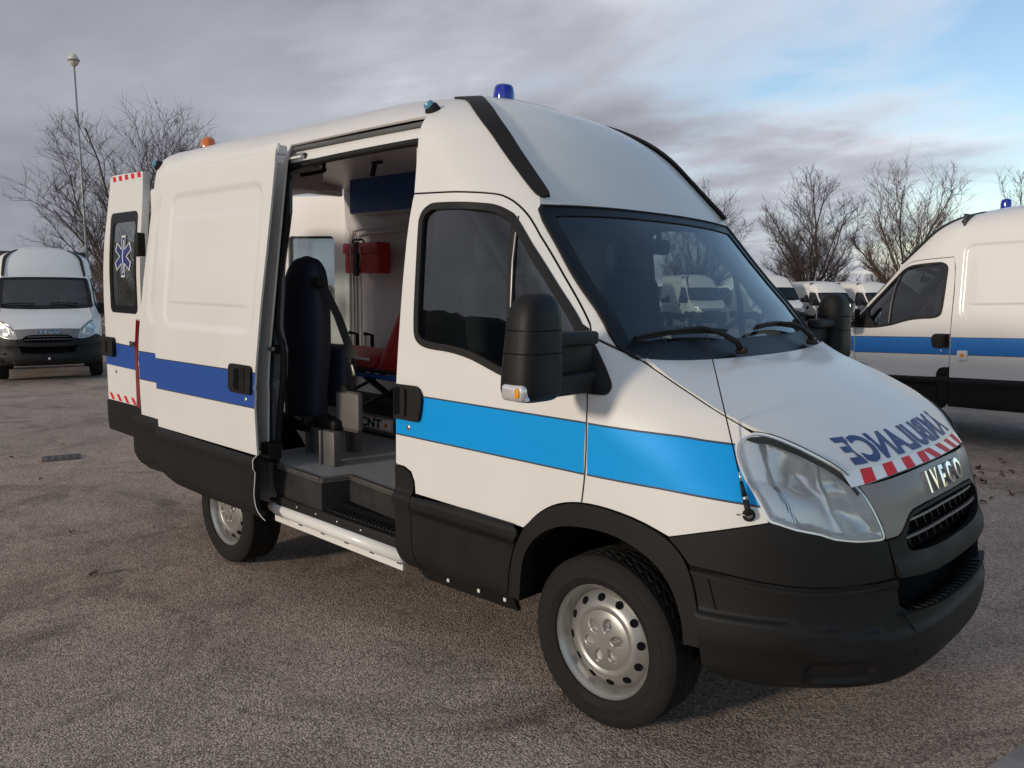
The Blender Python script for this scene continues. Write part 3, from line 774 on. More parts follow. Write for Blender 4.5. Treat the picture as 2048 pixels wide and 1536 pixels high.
        wheel(p, 0., .34, sd, 'front_wheel', hero and sd < 0); wheel(p, -3., .25, sd, 'rear_wheel', hero and sd < 0)
    # --- roof, front cap, windscreen, bonnet
    A = lin_(-1, 1, 41 if hero else 21)
    surf('roof', roof_s, A, lin_(-4.07, -1.25, 24), 'white_paint', p, thick=0)
    surf('roof_front', cap_s, lin_(-1, 1, 49 if hero else 25), lin_(0, 1, 33 if hero else 17), 'white_paint', p)
    surf('roof_lining', cap_s, lin_(-.97, .97, 17), lin_(0.01, .99, 9), 'ceiling_panel', p, off=-.03)
    wo = [(-.992, .012), (.992, .012), (.992, .985), (-.992, .985)]
    ws = panel('windscreen', wo, 'ws_glass', p, wsurf, off=-.006, thick=0, g=.05, side=-1)
    hole = []
    for a, t in cr([(-.90, .155), (-.6, .125), (0, .115), (.6, .125), (.90, .155), (.915, .2), (.915, .86), (.895, .915), (.85, .93), (0, .93), (-.85, .93), (-.895, .915), (-.915, .86), (-.915, .2)], 3, True): hole.append((a, t))
    panel('windscreen_border', [(-1, .0), (1, .0), (1, 1.0), (-1, 1.0)], 'black_gloss', ws, wsurf, holes=[hole], off=.0, thick=.003, g=.05)
    tp = [(-1.0, .02)]+[(-1.0, t) for t in lin_(.05, .97, 14)]+[(a, 1.0) for a in lin_(-.985, .985, 24)]+[(1.0, t) for t in lin_(.97, .05, 14)]+[(1.0, .02)]
    ribbon('windscreen_seal', tp, .030, 'rubber', ws, lambda a, t: wsurf(max(-1.02, min(1.02, a)), max(0., min(1., t))), -1, -.002, .008)
    hood = panel('bonnet', hood_outline(), 'white_paint', p, hood_xy, thick=.012, g=.03 if hero else .06)
    surf('cowl_grille', lambda a, t: tuple(np.array(wsurf(a, 0.))+np.array((-.03+.045*t, 0, -.002-.016*t))), lin_(-.96, .96, 21), [0., 1.], 'black_plastic', p)
    # wipers
    def wpt(a, t, o): n = fnormal(wsurf, a, t, 2e-3); return tuple(np.array(wsurf(a, t))+n*o)
    for a0, blade in ((-.33, [(-.93, .135), (-.80, .150), (-.6, .158), (-.40, .150), (-.24, .135)]), (.62, [(.08, .150), (.25, .165), (.40, .168), (.55, .155), (.68, .140)])) :
        hub_ = wpt(a0+.10, .012, .03)
        wp = tube('wiper', [hub_, wpt(a0+.07, .05, .05), wpt(a0-.02, .11, .055), wpt(a0-.12, .155, .045), wpt(a0-.24, .165, .035)], [.016, .014, .011, .009, .007], 'black_plastic', p, 6)
        bl = [wpt(a, t, .020) for a, t in blade]
        tube('wiper_blade', cr(bl, 4), .0075, 'rubber', wp, 6)
        tube('blade_frame', cr([wpt(a, t+.004, .036) for a, t in blade], 4), .006, 'black_plastic', wp, 6)
        box('wiper_cap', hub_, (.05, .035, .03), 'black_plastic', wp, .01)
    # --- silver fascia, badge, grille
    ft = [(q, hood_xy(xfront(nose(q, 1.05)[1])-.003, nose(q, 1.05)[1])[2]-.004) for q in lin_(-.596, .596, 33)]
    fl_ = [(1.008, .971), (1.038, .914), (1.046, .858)]; fb = [(1.109, .861), (1.137, .875), (1.2, .921), (1.234, .933), (1.344, .941)]
    L_ = [(s-SCN, z) for s, z in fl_+fb]
    fas = panel('fascia', ft+[(-q, z) for q, z in L_]+[(q, z) for q, z in L_[::-1]], 'silver_paint', p, nose, off=.0, thick=.012, g=.03)
    V2, F2 = text_mesh('I V E C O', .100, .0022, 3, 1.0); bw = max(v[0] for v in V2); V2 = [(v[0]*.19/bw, v[1]) for v in V2]
    def bmap(x, y):
        n = fnormal(nose, x, 1.0+y); return np.array(nose(x, 1.0+y))+n*.001, n
    decal('badge', V2, F2, 'chrome', fas, bmap, .012)
    gs = [(1.050, .852), (1.109, .855), (1.137, .869), (1.2, .915), (1.234, .927), (1.344, .935), (1.45, .938)]
    gl = [(1.078, .726), (1.2, .716), (1.35, .710), (1.45, .708)]
    G_ = [(s-SCN, z) for s, z in gs]; GL = [(s-SCN, z) for s, z in gl]
    oph = [(1.148, .855), (1.185, .895), (1.215, .912), (1.30, .921), (1.45, .926)]; opl = [(1.45, .782), (1.30, .786), (1.18, .797), (1.152, .815)]
    H1 = [(s-SCN, z) for s, z in oph]; H2 = [(s-SCN, z) for s, z in opl]
    hole = H1+[(-q, z) for q, z in H1[::-1]]+[(-q, z) for q, z in H2[::-1]][::1]
    hole = H1+[(-q, z) for q, z in H1[::-1]]+[(-q, z) for q, z in H2[::-1]]+H2
    def gsurf(q, z):
        x, y, zz = nose(q, z); return (x+.022*(1-sstep(.69, .80, z))*0+.018*sstep(.80, .74, z), y, zz)
    gr = panel('grille_frame', G_+[(-q, z) for q, z in G_[::-1]]+[(-q, z) for q, z in GL]+GL[::-1], 'black_plastic', p, gsurf, holes=[hole], off=.004, thick=.03, g=.03)
    panel('grille_back', ins(hole, -.01), 'dark_void', gr, nose, off=-.06, thick=.004, g=.06)
    for z0, dz in ((.906, .012), (.852, .012)):
        rn = .36 if z0 > .88 else .41
        ribbon('grille_bar', [(q, z0-.008*(q/.4)**2) for q in lin_(-rn, rn, 25)], .009, 'silver_paint', gr, nose, -1, -.016, .010)
        for k in range(11):
            q = -.36+.072*k
            ribbon('grille_fin', [(q, z0-.006), (q+.004, z0-.028), (q+.012, z0-.046)], [.020, .010, .003], 'black_plastic', gr, nose, -1, -.050, .026)
    # --- bumper
    BP = [(.28, -.05), (.325, -.02), (.345, .0), (.40, .012), (.47, .022), (.522, .021), (.535, .014), (.545, .001), (.60, .0), (.68, .002), (.70, .012), (.722, .014)]
    def bump(q, z):
        n = fnormal(nose, q, z); k = abs(q)
        o_ = interp(z-.05*sstep(.45, 1.0, k), BP)
        # lower corner pocket for the fog lamp
        o_ -= .022*rstep(k, z, .60, .84, .375, .455, .03, .012)
        return tuple(np.array(nose(q, z))+n*o_)
    bs = [(s-SCN, z-.004) for s, z in FCLAD_B]; lowr = [(.405, .40), (.434, .352), (.604, .330), (.776, .334), (.955, .336), (1.2, .34), (1.45, .34)]
    lw = [(s-SCN, z) for s, z in lowr]
    mid = [(1.082-SCN, .70), (1.098-SCN, .62), (1.14-SCN, .592), (1.3-SCN, .578), (-.06, .574)]
    half = bs+mid
    ol = half+[(-q, z) for q, z in half[::-1]]+[(-q, z) for q, z in lw]+lw[::-1]
    bpr = panel('bumper', ol[::-1], 'black_plastic', p, bump, thick=.03, g=.022 if hero else .05)
    for sg in (-1, 1): ribbon('bumper_strip', [(sg*(SCN-s), z-.024) for s, z in cr(FCLAD_B, 3)], .016, 'rubber', bpr, bump, -1, .0, .003)
    # step plate in the middle with ribs, recess behind it
    def plate(q, t):
        z = .592 if abs(q) > .43 else .575+.017*(abs(q)/.43)**2
        a = np.array(nose(q, .56)); b = np.array(nose(q, .68)); n = fnormal(nose, q, .56); return tuple(a+np.array((0, 0, z-.56))+n*(.018-.16*t))
    surf('step_plate', plate, lin_(-.50, .50, 21), [0., .35, .7, 1.], 'black_plastic', bpr)
    for k in range(17):
        q = -.36+.045*k; tube('plate_rib', [np.array(plate(q, .08))+np.array((0, 0, .003)), np.array(plate(q, .55))+np.array((0, 0, .003))], .005, 'black_plastic', bpr, 4)
    panel('bumper_recess', [(-.50, .56), (.50, .56), (.51, .725), (-.51, .725)], 'dark_void', bpr, nose, off=-.10, thick=.004, g=.08)
    for sg in (-1, 1): ribbon('bumper_joint', [(sg*(SCN-1.10), .60), (sg*(SCN-1.15), .53), (sg*(SCN-1.16), .45), (sg*(SCN-1.16), .35)], .006, 'dark_void', bpr, bump, -1, .0, .001)
    for sg in (-1, 1): ribbon('bumper_joint', [(sg*(SCN-.42), .73), (sg*(SCN-.45), .60), (sg*(SCN-.48), .45)], .005, 'dark_void', bpr, bump, -1, .0, .001)
    # --- floor pan and rear
    box('floor_pan', (-1.50, 0, .46), (1.9, 1.72, .10), 'dark_void', p); box('chassis_rail', (-1.9, 0, .47), (4.3, 1.0, .12), 'dark_void', p); box('engine_bay', (.30, 0, .62), (.75, 1.0, .40), 'dark_void', p)
    if not hero:
        box('rear_wall', (-4.10, 0, 1.55), (.04, 1.70, 2.1), 'white_paint', p, .01); box('load_partition', (-1.25, 0, 1.65), (.03, 1.66, 1.9), 'cab_trim', p, .005)
    # --- cab
    for y in (-.52, .52): seat(p, y)
    dash = surf('dashboard', lambda a, t: (.075-.36*t-.05*a*a, a*.78, 1.395+.012*math.sin(t*3.1)-.0*t-(.30*max(0, t-.72)/.28)+.04*math.exp(-((a-.55)/.2)**2)*sstep(.1, .5, t)), lin_(-1, 1, 41), lin_(0, 1, 17), 'cab_trim', p)
    box('dash_panel', (-.12, 0, 1.0), (.25, 1.6, .34), 'cab_trim', dash, .03)
    V, F = tube_data([(.19*math.cos(t), .19*math.sin(t), 0) for t in lin_(0, 2*math.pi, 33)], .014, 8)
    m_ = Matrix.Translation((-.30, .50, 1.42)) @ Matrix.Rotation(R_(-52), 4, 'Y')
    st = mk('steering_wheel', [m_ @ Vector(v) for v in V], F, 'black_plastic', p)
    box('wheel_boss', (-.27, .50, 1.40), (.05, .34, .05), 'black_plastic', st, .02)
    mr = box('rear_view_mirror', wpt(0., .86, -.11), (.04, .24, .075), 'black_plastic', p, .018, 3); box('mirror_stem', wpt(0, .89, -.05), (.02, .02, .06), 'black_plastic', mr, .004)
    box('cab_floor', (-.84, 0, .70), (.80, 1.66, .05), 'cab_trim', p)
def ins_line(l, d):
    out = []
    for i, q in enumerate(l):
        a = np.array(l[max(i-1, 0)]); b = np.array(l[min(i+1, len(l)-1)]); t = b-a; t = t/(np.linalg.norm(t)+1e-9); out.append((q[0]+t[1]*d, q[1]-t[0]*d))
    return out

# ---------------------------------------------------------------- the ambulance in front
RAKE = math.atan2(.062, 3.)
hero = tag(empty('ambulance', (0, 0, 0), (0, RAKE, 0)), 'white ambulance van with blue side stripe, open sliding door and mirrored lettering on its bonnet', 'ambulance', 'ambulances on the lot')
van_body(hero, True)
def on_skin(s, z, off=0., fn=skin):
    n = fnormal(fn, s, z); return np.array(fn(s, z))+n*off, n
def kid(p, nm): return [o for o in p.children if o.name.split('.')[0] == nm]
R_DOOR = [o for o in kid(hero, 'front_door') if o.data.vertices[0].co.y < 0][0]
R_FEN = [o for o in kid(hero, 'fender') if o.data.vertices[0].co.y < 0][0]
HOOD = kid(hero, 'bonnet')[0]
# --- blue film on door and fender
def film(name, ol, mat, par, fn=skin, sd=-1, edge=True, tops=(), off=.0016):
    f = panel(name, ol, mat, par, fn, side=sd, off=off, thick=0, g=.04)
    for l in tops: ribbon('film_edge', l, .007, 'film_edge', f, fn, sd, off+.0004, .0006)
    return f
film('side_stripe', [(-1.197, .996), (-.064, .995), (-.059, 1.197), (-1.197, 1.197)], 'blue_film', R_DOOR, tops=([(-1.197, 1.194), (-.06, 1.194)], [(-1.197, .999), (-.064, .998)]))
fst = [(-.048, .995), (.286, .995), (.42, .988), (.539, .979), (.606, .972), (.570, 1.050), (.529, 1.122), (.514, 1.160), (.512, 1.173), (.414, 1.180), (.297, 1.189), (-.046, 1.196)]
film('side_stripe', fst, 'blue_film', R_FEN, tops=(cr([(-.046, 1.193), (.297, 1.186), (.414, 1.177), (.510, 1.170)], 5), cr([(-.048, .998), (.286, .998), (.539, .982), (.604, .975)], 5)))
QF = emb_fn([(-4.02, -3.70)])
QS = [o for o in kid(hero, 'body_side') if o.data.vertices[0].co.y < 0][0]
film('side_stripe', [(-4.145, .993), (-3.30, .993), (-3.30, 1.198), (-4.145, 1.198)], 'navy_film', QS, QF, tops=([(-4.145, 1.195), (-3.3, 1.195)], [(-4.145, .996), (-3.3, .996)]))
# --- sliding door, run back along the side
DY = -.115
SF = emb_fn([(-3.50, -2.36)], DY)
def cladS(s, z): x, y, zz = clad(s, z); return (x, y+DY, zz)
so = [(-3.585, .736), (-3.59, 1.2), (-3.645, 1.44), (-3.665, 1.83), (-3.665, 2.2), (-3.66, 2.45), (-2.262, 2.452), (-2.25, 2.33), (-2.254, 2.1), (-2.262, 1.87), (-2.276, 1.60), (-2.286, 1.33), (-2.303, 1.106), (-2.312, 1.0), (-2.300, .80), (-2.295, .738)]
sdoor = panel('sliding_door', so, 'white_paint', hero, SF, thick=.012, g=.0165)
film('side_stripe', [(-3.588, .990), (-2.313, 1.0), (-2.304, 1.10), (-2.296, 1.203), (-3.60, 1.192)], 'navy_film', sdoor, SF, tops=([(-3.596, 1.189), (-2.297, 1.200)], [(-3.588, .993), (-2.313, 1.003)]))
sc = [(-3.578, .732), (-3.572, .60), (-3.562, .45), (-3.45, .411), (-3.341, .385), (-3.02, .374), (-2.46, .387), (-2.262, .388)]+cr([(-2.268, .40), (-2.300, .43), (-2.322, .507), (-2.304, .597), (-2.288, .68), (-2.290, .728)], 4)
panel('door_cladding', sc, 'black_plastic', sdoor, cladS, off=.002, thick=.03, g=.025)
ribbon('door_edge_trim', cr([(-2.290, .735), (-2.284, .68), (-2.300, .597), (-2.318, .507), (-2.297, .43), (-2.245, .375)], 5), .005, 'white_paint', sdoor, cladS, -1, .002, .003)
hb = rrect(-2.572, -2.322, 1.074, 1.236, .03, 4)
hd = panel('door_handle', hb, 'black_plastic', sdoor, SF, off=.018, thick=.02, g=.04)
panel('handle_recess', rrect(-2.505, -2.445, 1.10, 1.212, .012), 'dark_void', hd, SF, off=.0195, thick=.003, g=.05)
ribbon('handle_pull', [(-2.40, 1.215), (-2.40, 1.10)], .045, 'black_gloss', hd, SF, -1, .018, .008)
q, n = on_skin(-2.402, 1.042, 0, SF); lathe('door_lock', [(-.004, .013), (.004, .013), (.006, .010), (.006, .002)], 'steel', sdoor, 'y', q, 16, 40, -1)
# roller arms that carry the door
bm = bmesh.new(); bbox(bm, (-2.275, -.935, 2.415), (.045, .06, .05), .008); bbox(bm, (-2.21, -.88, 2.375), (.13, .025, .014), .004); bbox(bm, (-2.285, -.95, 2.355), (.05, .06, .035), .01)
from_bm('roller_arm', bm, 'white_paint', sdoor)
bm = bmesh.new(); bbox(bm, (-2.36, -.985, .74), (.09, .09, .10), .012); from_bm('roller_arm', bm, 'black_plastic', sdoor); box('roller_arm', (-2.28, -.95, .435), (.30, .025, .02), 'black_plastic', sdoor, .004)
# --- door opening: rear jamb, header, front jamb, seal
J = hero
panel('rear_jamb', [(-2.645, .40), (-2.385, .40), (-2.330, .45), (-2.355, .8), (-2.330, .98), (-2.275, 1.2), (-2.280, 1.33), (-2.345, 1.45), (-2.370, 1.8), (-2.345, 2.1), (-2.375, 2.30), (-2.305, 2.345), (-2.305, 2.40), (-2.645, 2.40)], 'jamb_shaded', J, skin, off=-.055, thick=.02, g=.05)
ribbon('jamb_rib', [(-2.460, .50), (-2.460, 1.2), (-2.455, 1.9), (-2.445, 2.35)], .02, 'jamb_shaded', J, skin, -1, -.056, .012)
ribbon('jamb_rib', [(-2.400, .50), (-2.405, .95), (-2.370, 1.2), (-2.370, 1.32), (-2.415, 1.5), (-2.425, 1.9), (-2.405, 2.3)], .012, 'jamb_shaded', J, skin, -1, -.056, .010)
def jb(s, z, o=-.05): p_, n_ = on_skin(s, z, o); return p_
lt = box('jamb_latch', jb(-2.385, 1.325, -.035), (.12, .05, .045), 'black_plastic', J, .008); box('latch_bolt', jb(-2.350, 1.325, -.008), (.06, .02, .022), 'steel', lt, .004)
box('jamb_plate', jb(-2.375, 1.09, -.052), (.13, .02, .13), 'jamb_shaded', J, .006)
q = jb(-2.360, 1.11, -.05); lathe('jamb_buffer', [(-.01, .026), (.012, .026), (.018, .018), (.018, .004)], 'jamb_shaded', J, 'y', q, 18, 40, -1)
for z in (2.12, 1.67, 1.02): q = jb(-2.420, z, -.055); lathe('jamb_screw', [(0, .009), (.006, .009), (.007, .004)], 'steel', J, 'y', q, 10, 40, -1)
for z in (1.18, .79, .76): box('jamb_grommet', jb(-2.500, z, -.045), (.02, .03, .05), 'rubber', J, .008)
box('jamb_label', jb(-2.485, 1.12, -.05), (.014, .012, .06), 'blue_panel', J, .002)
box('jamb_catch', jb(-2.415, .72, -.03), (.06, .05, .10), 'black_plastic', J, .01)
panel('door_header', [(-2.36, 2.372), (-1.17, 2.395), (-1.17, 2.47), (-2.36, 2.46)], 'white_paint', J, skin, off=-.045, thick=.02, g=.05)
ribbon('door_rail', [(-2.33, 2.452), (-1.19, 2.468)], .022, 'jamb_shaded', J, skin, -1, -.03, .012)
for s_, z_ in ((-2.215, 2.405), (-1.20, 2.43)):
    q = jb(s_, z_, -.044); lathe('header_plug', [(0, .017), (.006, .017), (.008, .01)], 'rubber', J, 'y', q, 16, 40, -1)
panel('front_jamb', [(-1.185, .45), (-1.10, .45), (-1.10, 2.42), (-1.185, 2.42)], 'jamb_shaded', J, skin, off=-.05, thick=.02, g=.06)
seal = [(-2.301, .445), (-2.360, .47), (-2.385, .575), (-2.360, .755), (-2.330, .959), (-2.290, 1.161), (-2.297, 1.327), (-2.360, 1.434), (-2.378, 1.60), (-2.383, 1.822), (-2.360, 2.042), (-2.385, 2.208), (-2.383, 2.30), (-2.320, 2.352), (-1.27, 2.375), (-1.19, 2.345), (-1.165, 2.25), (-1.165, 1.5), (-1.165, .45)]
tube('door_seal', [on_skin(a, b, -.055)[0] for a, b in cr(seal, 5)], .019, 'rubber', hero, 8)
# --- interior shell
wl = lambda x, z: (x, .815-.09*sstep(1.6, 2.45, z)-.02*sstep(1.0, .6, z), z)
panel('interior_wall', [(-4.08, .65), (-1.26, .65), (-1.26, 2.50), (-4.08, 2.50)], 'wall_panel', hero, lambda s, z: wl(s, z), thick=.02, g=.12)
surf('interior_ceiling', lambda a, x: (x, a*.78, 2.52-.07*abs(a)**3), lin_(-1, 1, 17), lin_(-4.05, -1.25, 9), 'ceiling_panel', hero)
panel('interior_wall', [(-4.08, .65), (-3.02, .65), (-3.02, 2.48), (-4.08, 2.48)], 'wall_panel', hero, lambda s, z: (s, -.80+.07*sstep(1.6, 2.45, z), z), thick=.02, g=.12)
box('partition', (-1.27, 0, 1.50), (.03, 1.60, 1.72), 'wall_panel', hero, .005)
fl = mk('interior_floor', [(-4.1, -.95, .655), (-1.88, -.955, .655), (-1.845, -.80, .655), (-1.24, -.86, .655), (-1.24, .82, .655), (-4.1, .82, .655)], [(0, 1, 2, 3, 4, 5)], 'floor_vinyl', hero, False)
edge = [(-2.36, -.945, .655), (-1.885, -.962, .655), (-1.848, -.806, .655), (-1.22, -.868, .655)]
rz = []
for a, b in zip(edge, edge[1:]): rz.append((a, b))
V = []; F = []
for a, b in rz:
    k = len(V); V += [(a[0], a[1], .66), (b[0], b[1], .66), (b[0], b[1], .47), (a[0], a[1], .47)]; F.append((k, k+1, k+2, k+3))
mk('step_riser', V, F, 'step_plastic', hero, False)
tr = empty_tr = None
bm = bmesh.new()
for a, b in rz:
    A_, B_ = Vector(a), Vector(b); L_ = (B_-A_).length; d = (B_-A_)/L_; rot = Matrix.Rotation(math.atan2(d.y, d.x), 3, 'Z'); c = (A_+B_)/2
    bbox(bm, c+Vector((0, 0, .000)), (L_, .03, .006), 0, 1, rot); bbox(bm, c+Vector((0, 0, -.012)), (L_, .004, .026), 0, 1, rot)
ntr = from_bm('step_nosing', bm, 'steel', hero, 30)
bm = bmesh.new()
for a, b in rz:
    A_, B_ = Vector(a), Vector(b); L_ = (B_-A_).length; d = (B_-A_)/L_; rot = Matrix.Rotation(math.atan2(d.y, d.x), 3, 'Z'); nn = Vector((d.y, -d.x, 0))
    for k in range(int(L_/.016)):
        c = A_+d*(k+.5)*.016; bbox(bm, c+Vector((0, 0, .004)), (.007, .028, .005), 0, 1, rot); bbox(bm, c+nn*.004+Vector((0, 0, -.011)), (.008, .006, .020), 0, 1, rot)
o = from_bm('nosing_teeth', bm, 'alu', ntr, 30); o['kind'] = 'stuff'
mk('step_tread', [(-2.30, -.945, .478), (-1.16, -.945, .478), (-1.16, -.80, .478), (-2.30, -.80, .478)], [(0, 1, 2, 3)], 'step_plastic', hero, False)
bm = bmesh.new()
for k in range(26):
    bbox(bm, (-1.90+.030*k, -.875, .481), (.006, .13, .005), 0, 1, Matrix.Rotation(R_(28), 3, 'Z'))
o = from_bm('tread_rib', bm, 'step_plastic', hero, 30)
box('step_channel', (-1.75, -.955, .448), (1.2, .03, .055), 'rubber', hero, .006)
for x in (-2.12, -1.93, -1.73, -1.52): lathe('sill_rivet', [(0, .007), (.004, .006), (.006, .002)], 'steel', hero, 'y', (x, -.971, .452), 10, 40, -1)
tube('sill', [(-2.42, -.95, .40), (-2.34, -.955, .392), (-1.9, -.958, .392), (-1.18, -.958, .392)], [.030, .036, .037, .037], 'white_paint', hero, 12)
bm = bmesh.new(); bbox(bm, (-1.785, -.955, .345), (1.18, .012, .05), 0, 1); from_bm('sill_flange', bm, 'white_paint', hero)
for k in range(5): box('sill_slot', (-2.10+.22*k, -.9625, .352), (.035, .004, .008), 'dark_void', hero, .001)
# overhead locker with its blue door, rail pipes, grab handle, lamp
lk = box('overhead_locker', (-2.75, .66, 2.385), (1.9, .30, .30), 'wall_panel', hero, .02); box('locker_door', (-2.80, .505, 2.375), (1.75, .012, .268), 'blue_panel', lk, .003)
for dx, dz in ((0, 0), (.045, -.045)):
    tube('rail_pipe', cr([(-4.02+dx, .765, 1.05), (-4.02+dx, .77, 1.6), (-4.01+dx, .75, 2.02+dz), (-3.97+dx, .735, 2.11+dz), (-3.90+dx, .73, 2.14+dz), (-3.4, .73, 2.15+dz), (-1.4, .73, 2.16+dz)], 5), .009, 'wall_panel', hero, 6)
tube('grab_handle', cr([(-3.05, -.15, 2.52), (-3.05, -.15, 2.47), (-3.08, -.15, 2.45), (-3.5, -.18, 2.44), (-3.75, -.2, 2.44)], 4), .014, 'rubber', hero, 8)
bm = bmesh.new(); bbox(bm, (-2.72, .05, 2.50), (.10, .03, .02), .006); bbox(bm, (-2.76, .05, 2.455), (.03, .03, .09), .008, 2, Matrix.Rotation(R_(20), 3, 'Y')); from_bm('drip_hook', bm, 'rubber', hero)
# rear frame round the back opening
bm = bmesh.new(); bbox(bm, (-4.06, .0, 2.49), (.06, 1.36, .16), .01); bbox(bm, (-4.09, .80, 1.52), (.07, .10, 1.74), .02); bbox(bm, (-4.10, -.84, 1.50), (.07, .08, 1.68), .02); from_bm('rear_frame', bm, 'white_paint', hero)
box('rear_header', (-4.02, .0, 2.50), (.05, 1.3, .12), 'wall_panel', hero, .015); box('rear_locker', (-3.66, -.37, 2.43), (.72, .78, .175), 'wall_panel', hero, .02)
box('rear_bumper', (-4.20, 0, .50), (.18, 1.75, .18), 'black_plastic', hero, .03)
for x in (-3.93, -3.72):
    tube('wall_post', [(x, .74, .95), (x, .74, 1.27), (x, .66, 1.285)], .016, 'rubber', hero, 8)
# rear lamp on the corner
panel('rear_lamp', [(-4.205, .79), (-4.15, .78), (-4.16, 1.41), (-4.20, 1.42)], 'red_lens', hero, skin, off=.006, thick=.03, g=.05)
# --- rear doors swung open
def leaf(name, root_m, outer):
    o = empty(name, parent=hero); o.matrix_local = root_m; return o
# local frame: x from hinge to free edge, y outward normal, z up
def rd(name, loc, ang, flip):
    e = box(name, (0, 0, 0), (.01, .01, .01), 'white_paint', hero); return e
def leaf_fn(x0, y0, dx, dy, nx, ny):
    return lambda s, z: (x0+dx*s+nx*(.03*sstep(1.5, 2.5, z)*-1), y0+dy*s+ny*(.03*sstep(1.5, 2.5, z)*-1), z)
# right leaf: hinge at the corner, leaf runs straight back, outside turned to the viewer
LF = lambda s, z: (s, -.955+.05*sstep(1.7, 2.5, z), z)
lo_ = [(-4.17, .775), (-4.862, .772), (-4.868, 1.54), (-4.84, 2.0), (-4.80, 2.28)]+cr([(-4.765, 2.44), (-4.73, 2.468), (-4.60, 2.472), (-4.17, 2.462)], 3)
rw = rrect(-4.72, -4.24, 1.462, 2.185, .04, 4)
rdoor = panel('rear_door', lo_, 'white_paint', hero, LF, holes=[rw], thick=.05, g=.06)
panel('window_seal', ins(rw, -.008), 'black_gloss', rdoor, LF, holes=[rrect(-4.675, -4.262, 1.512, 2.122, .04, 4)], off=.003, thick=.01, g=.06)
rgl = panel('window_glass', ins(rw, .005), 'rear_glass', rdoor, LF, off=-.006, thick=0, g=.08)
panel('door_cladding', [(-4.17, .77), (-4.17, .535), (-4.835, .540), (-4.855, .60), (-4.864, .768)], 'black_plastic', rdoor, LF, off=.012, thick=.05, g=.06)
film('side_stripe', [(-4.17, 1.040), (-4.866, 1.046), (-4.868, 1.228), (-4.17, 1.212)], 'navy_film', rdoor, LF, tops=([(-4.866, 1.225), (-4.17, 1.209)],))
panel('door_handle', rrect(-4.885, -4.665, 1.115, 1.262, .03, 4), 'black_plastic', rdoor, LF, off=.03, thick=.04, g=.06)
panel('handle_recess', rrect(-4.80, -4.765, 1.14, 1.235, .01, 3), 'dark_void', rdoor, LF, off=.0315, thick=.003, g=.06)
def tape(par, fn, x0, x1, z0, z1, n, sl, w, mat='red_film', nm='warning_tape', off=.002):
    for k in range(n):
        a = x0+(x1-x0)*(k+.25)/n; panel(nm, [(a, z1), (a+w, z1), (a+w+sl, z0), (a+sl, z0)], mat, par, fn, off=off, thick=0, g=.08)
tape(rdoor, LF, -4.74, -4.18, 2.425, 2.462, 5, .012, .052); tape(rdoor, LF, -4.87, -4.18, .778, .828, 5, .055, .05)
V2, F2 = text_mesh('DAILY', .045, .003, 3, 1.3)
decal('badge', V2, F2, 'rubber', rdoor, lambda x, y: (np.array(LF(-4.315+x, 1.233+y)), np.array((0, -1., 0))), .004)
q = np.array(LF(-4.678, 1.0)); lathe('door_lock', [(0, .012), (.005, .011), (.006, .004)], 'steel', rdoor, 'y', q, 14, 40, -1)
for z in (1.95,): box('door_hinge', (-4.195, -.935, z), (.06, .06, .17), 'black_plastic', rdoor, .012)
# six-pointed medical star on the pane
def star_pts(R1, w, n=6):
    out = []
    for k in range(n):
        a = R_(90+60*k); d = np.array((math.cos(a), math.sin(a))); t = np.array((-d[1], d[0]))
        inner = w/math.sqrt(3)*1.0
        out += [tuple(d*R1-t*w/2), tuple(d*R1+t*w/2), tuple((np.array((math.cos(a+R_(30)), math.sin(a+R_(30)))))*w)]
    return out
def star(par, fn, cx_, cz_, s, off, sx=1.):
    P1 = [(cx_+a*s*sx, cz_+b*s) for a, b in star_pts(1.10, .50)]; P2 = [(cx_+a*s*sx, cz_+b*s) for a, b in star_pts(1.0, .38)]
    st = panel('medical_star', P1, 'white_film', par, fn, off=off, thick=0, g=.2)
    panel('star_field', P2, 'navy_text', st, fn, off=off+.0006, thick=0, g=.2)
    sn = [(cx_+.08*s*math.sin(t*9)*(1-.5*t)*sx, cz_+s*(-.9+1.75*t)) for t in lin_(0, 1, 24)]
    ribbon('star_snake', sn, .014, 'white_film', st, fn, -1, off+.001, .0006)
    ribbon('star_rod', [(cx_, cz_-.92*s), (cx_, cz_+.92*s)], .010, 'film_edge', st, fn, -1, off+.0009, .0004)
star(rgl, LF, -4.465, 1.870, .138, .004)
# left leaf, half open, seen from inside
hx, hy, ux, uy = -4.17, .88, -.90, -.436
LL = lambda s, z: (hx+ux*s, hy+uy*s, z)
lw_ = rrect(.16, .62, 1.46, 2.10, .04, 4)
ldoor = panel('rear_door', [(0, .70), (.80, .70), (.80, 2.2)]+cr([(.80, 2.30), (.775, 2.40), (.70, 2.44), (0, 2.44)], 3), 'white_paint', hero, LL, holes=[lw_], off=0, thick=.05, g=.1)
panel('window_glass', ins(lw_, -.005), 'rear_glass', ldoor, LL, off=-.02, thick=0, g=.1)
panel('window_seal', ins(lw_, -.006), 'rubber', ldoor, LL, holes=[ins(lw_, .02)], off=.003, thick=.006, g=.1)
ribbon('door_rib', [(.09, 2.14), (.70, 2.14)], .03, 'white_paint', ldoor, LL, -1, 0, .010)
ribbon('door_rib', [(.09, 2.34), (.66, 2.34)], .012, 'white_paint', ldoor, LL, -1, 0, .008)
panel('door_edge', [(.02, .72), (.085, .72), (.085, 2.40), (.02, 2.40)], 'jamb_shaded', ldoor, LL, off=.012, thick=.014, g=.2)
for z in (2.34, 2.20, 1.98, 1.93): q = np.array(LL(.05, z)); n_ = fnormal(LL, .05, z); lathe('door_hole', [(0, .011), (.003, .010)], 'dark_void', ldoor, 'y', q+n_*.013, 10, 40, -1)

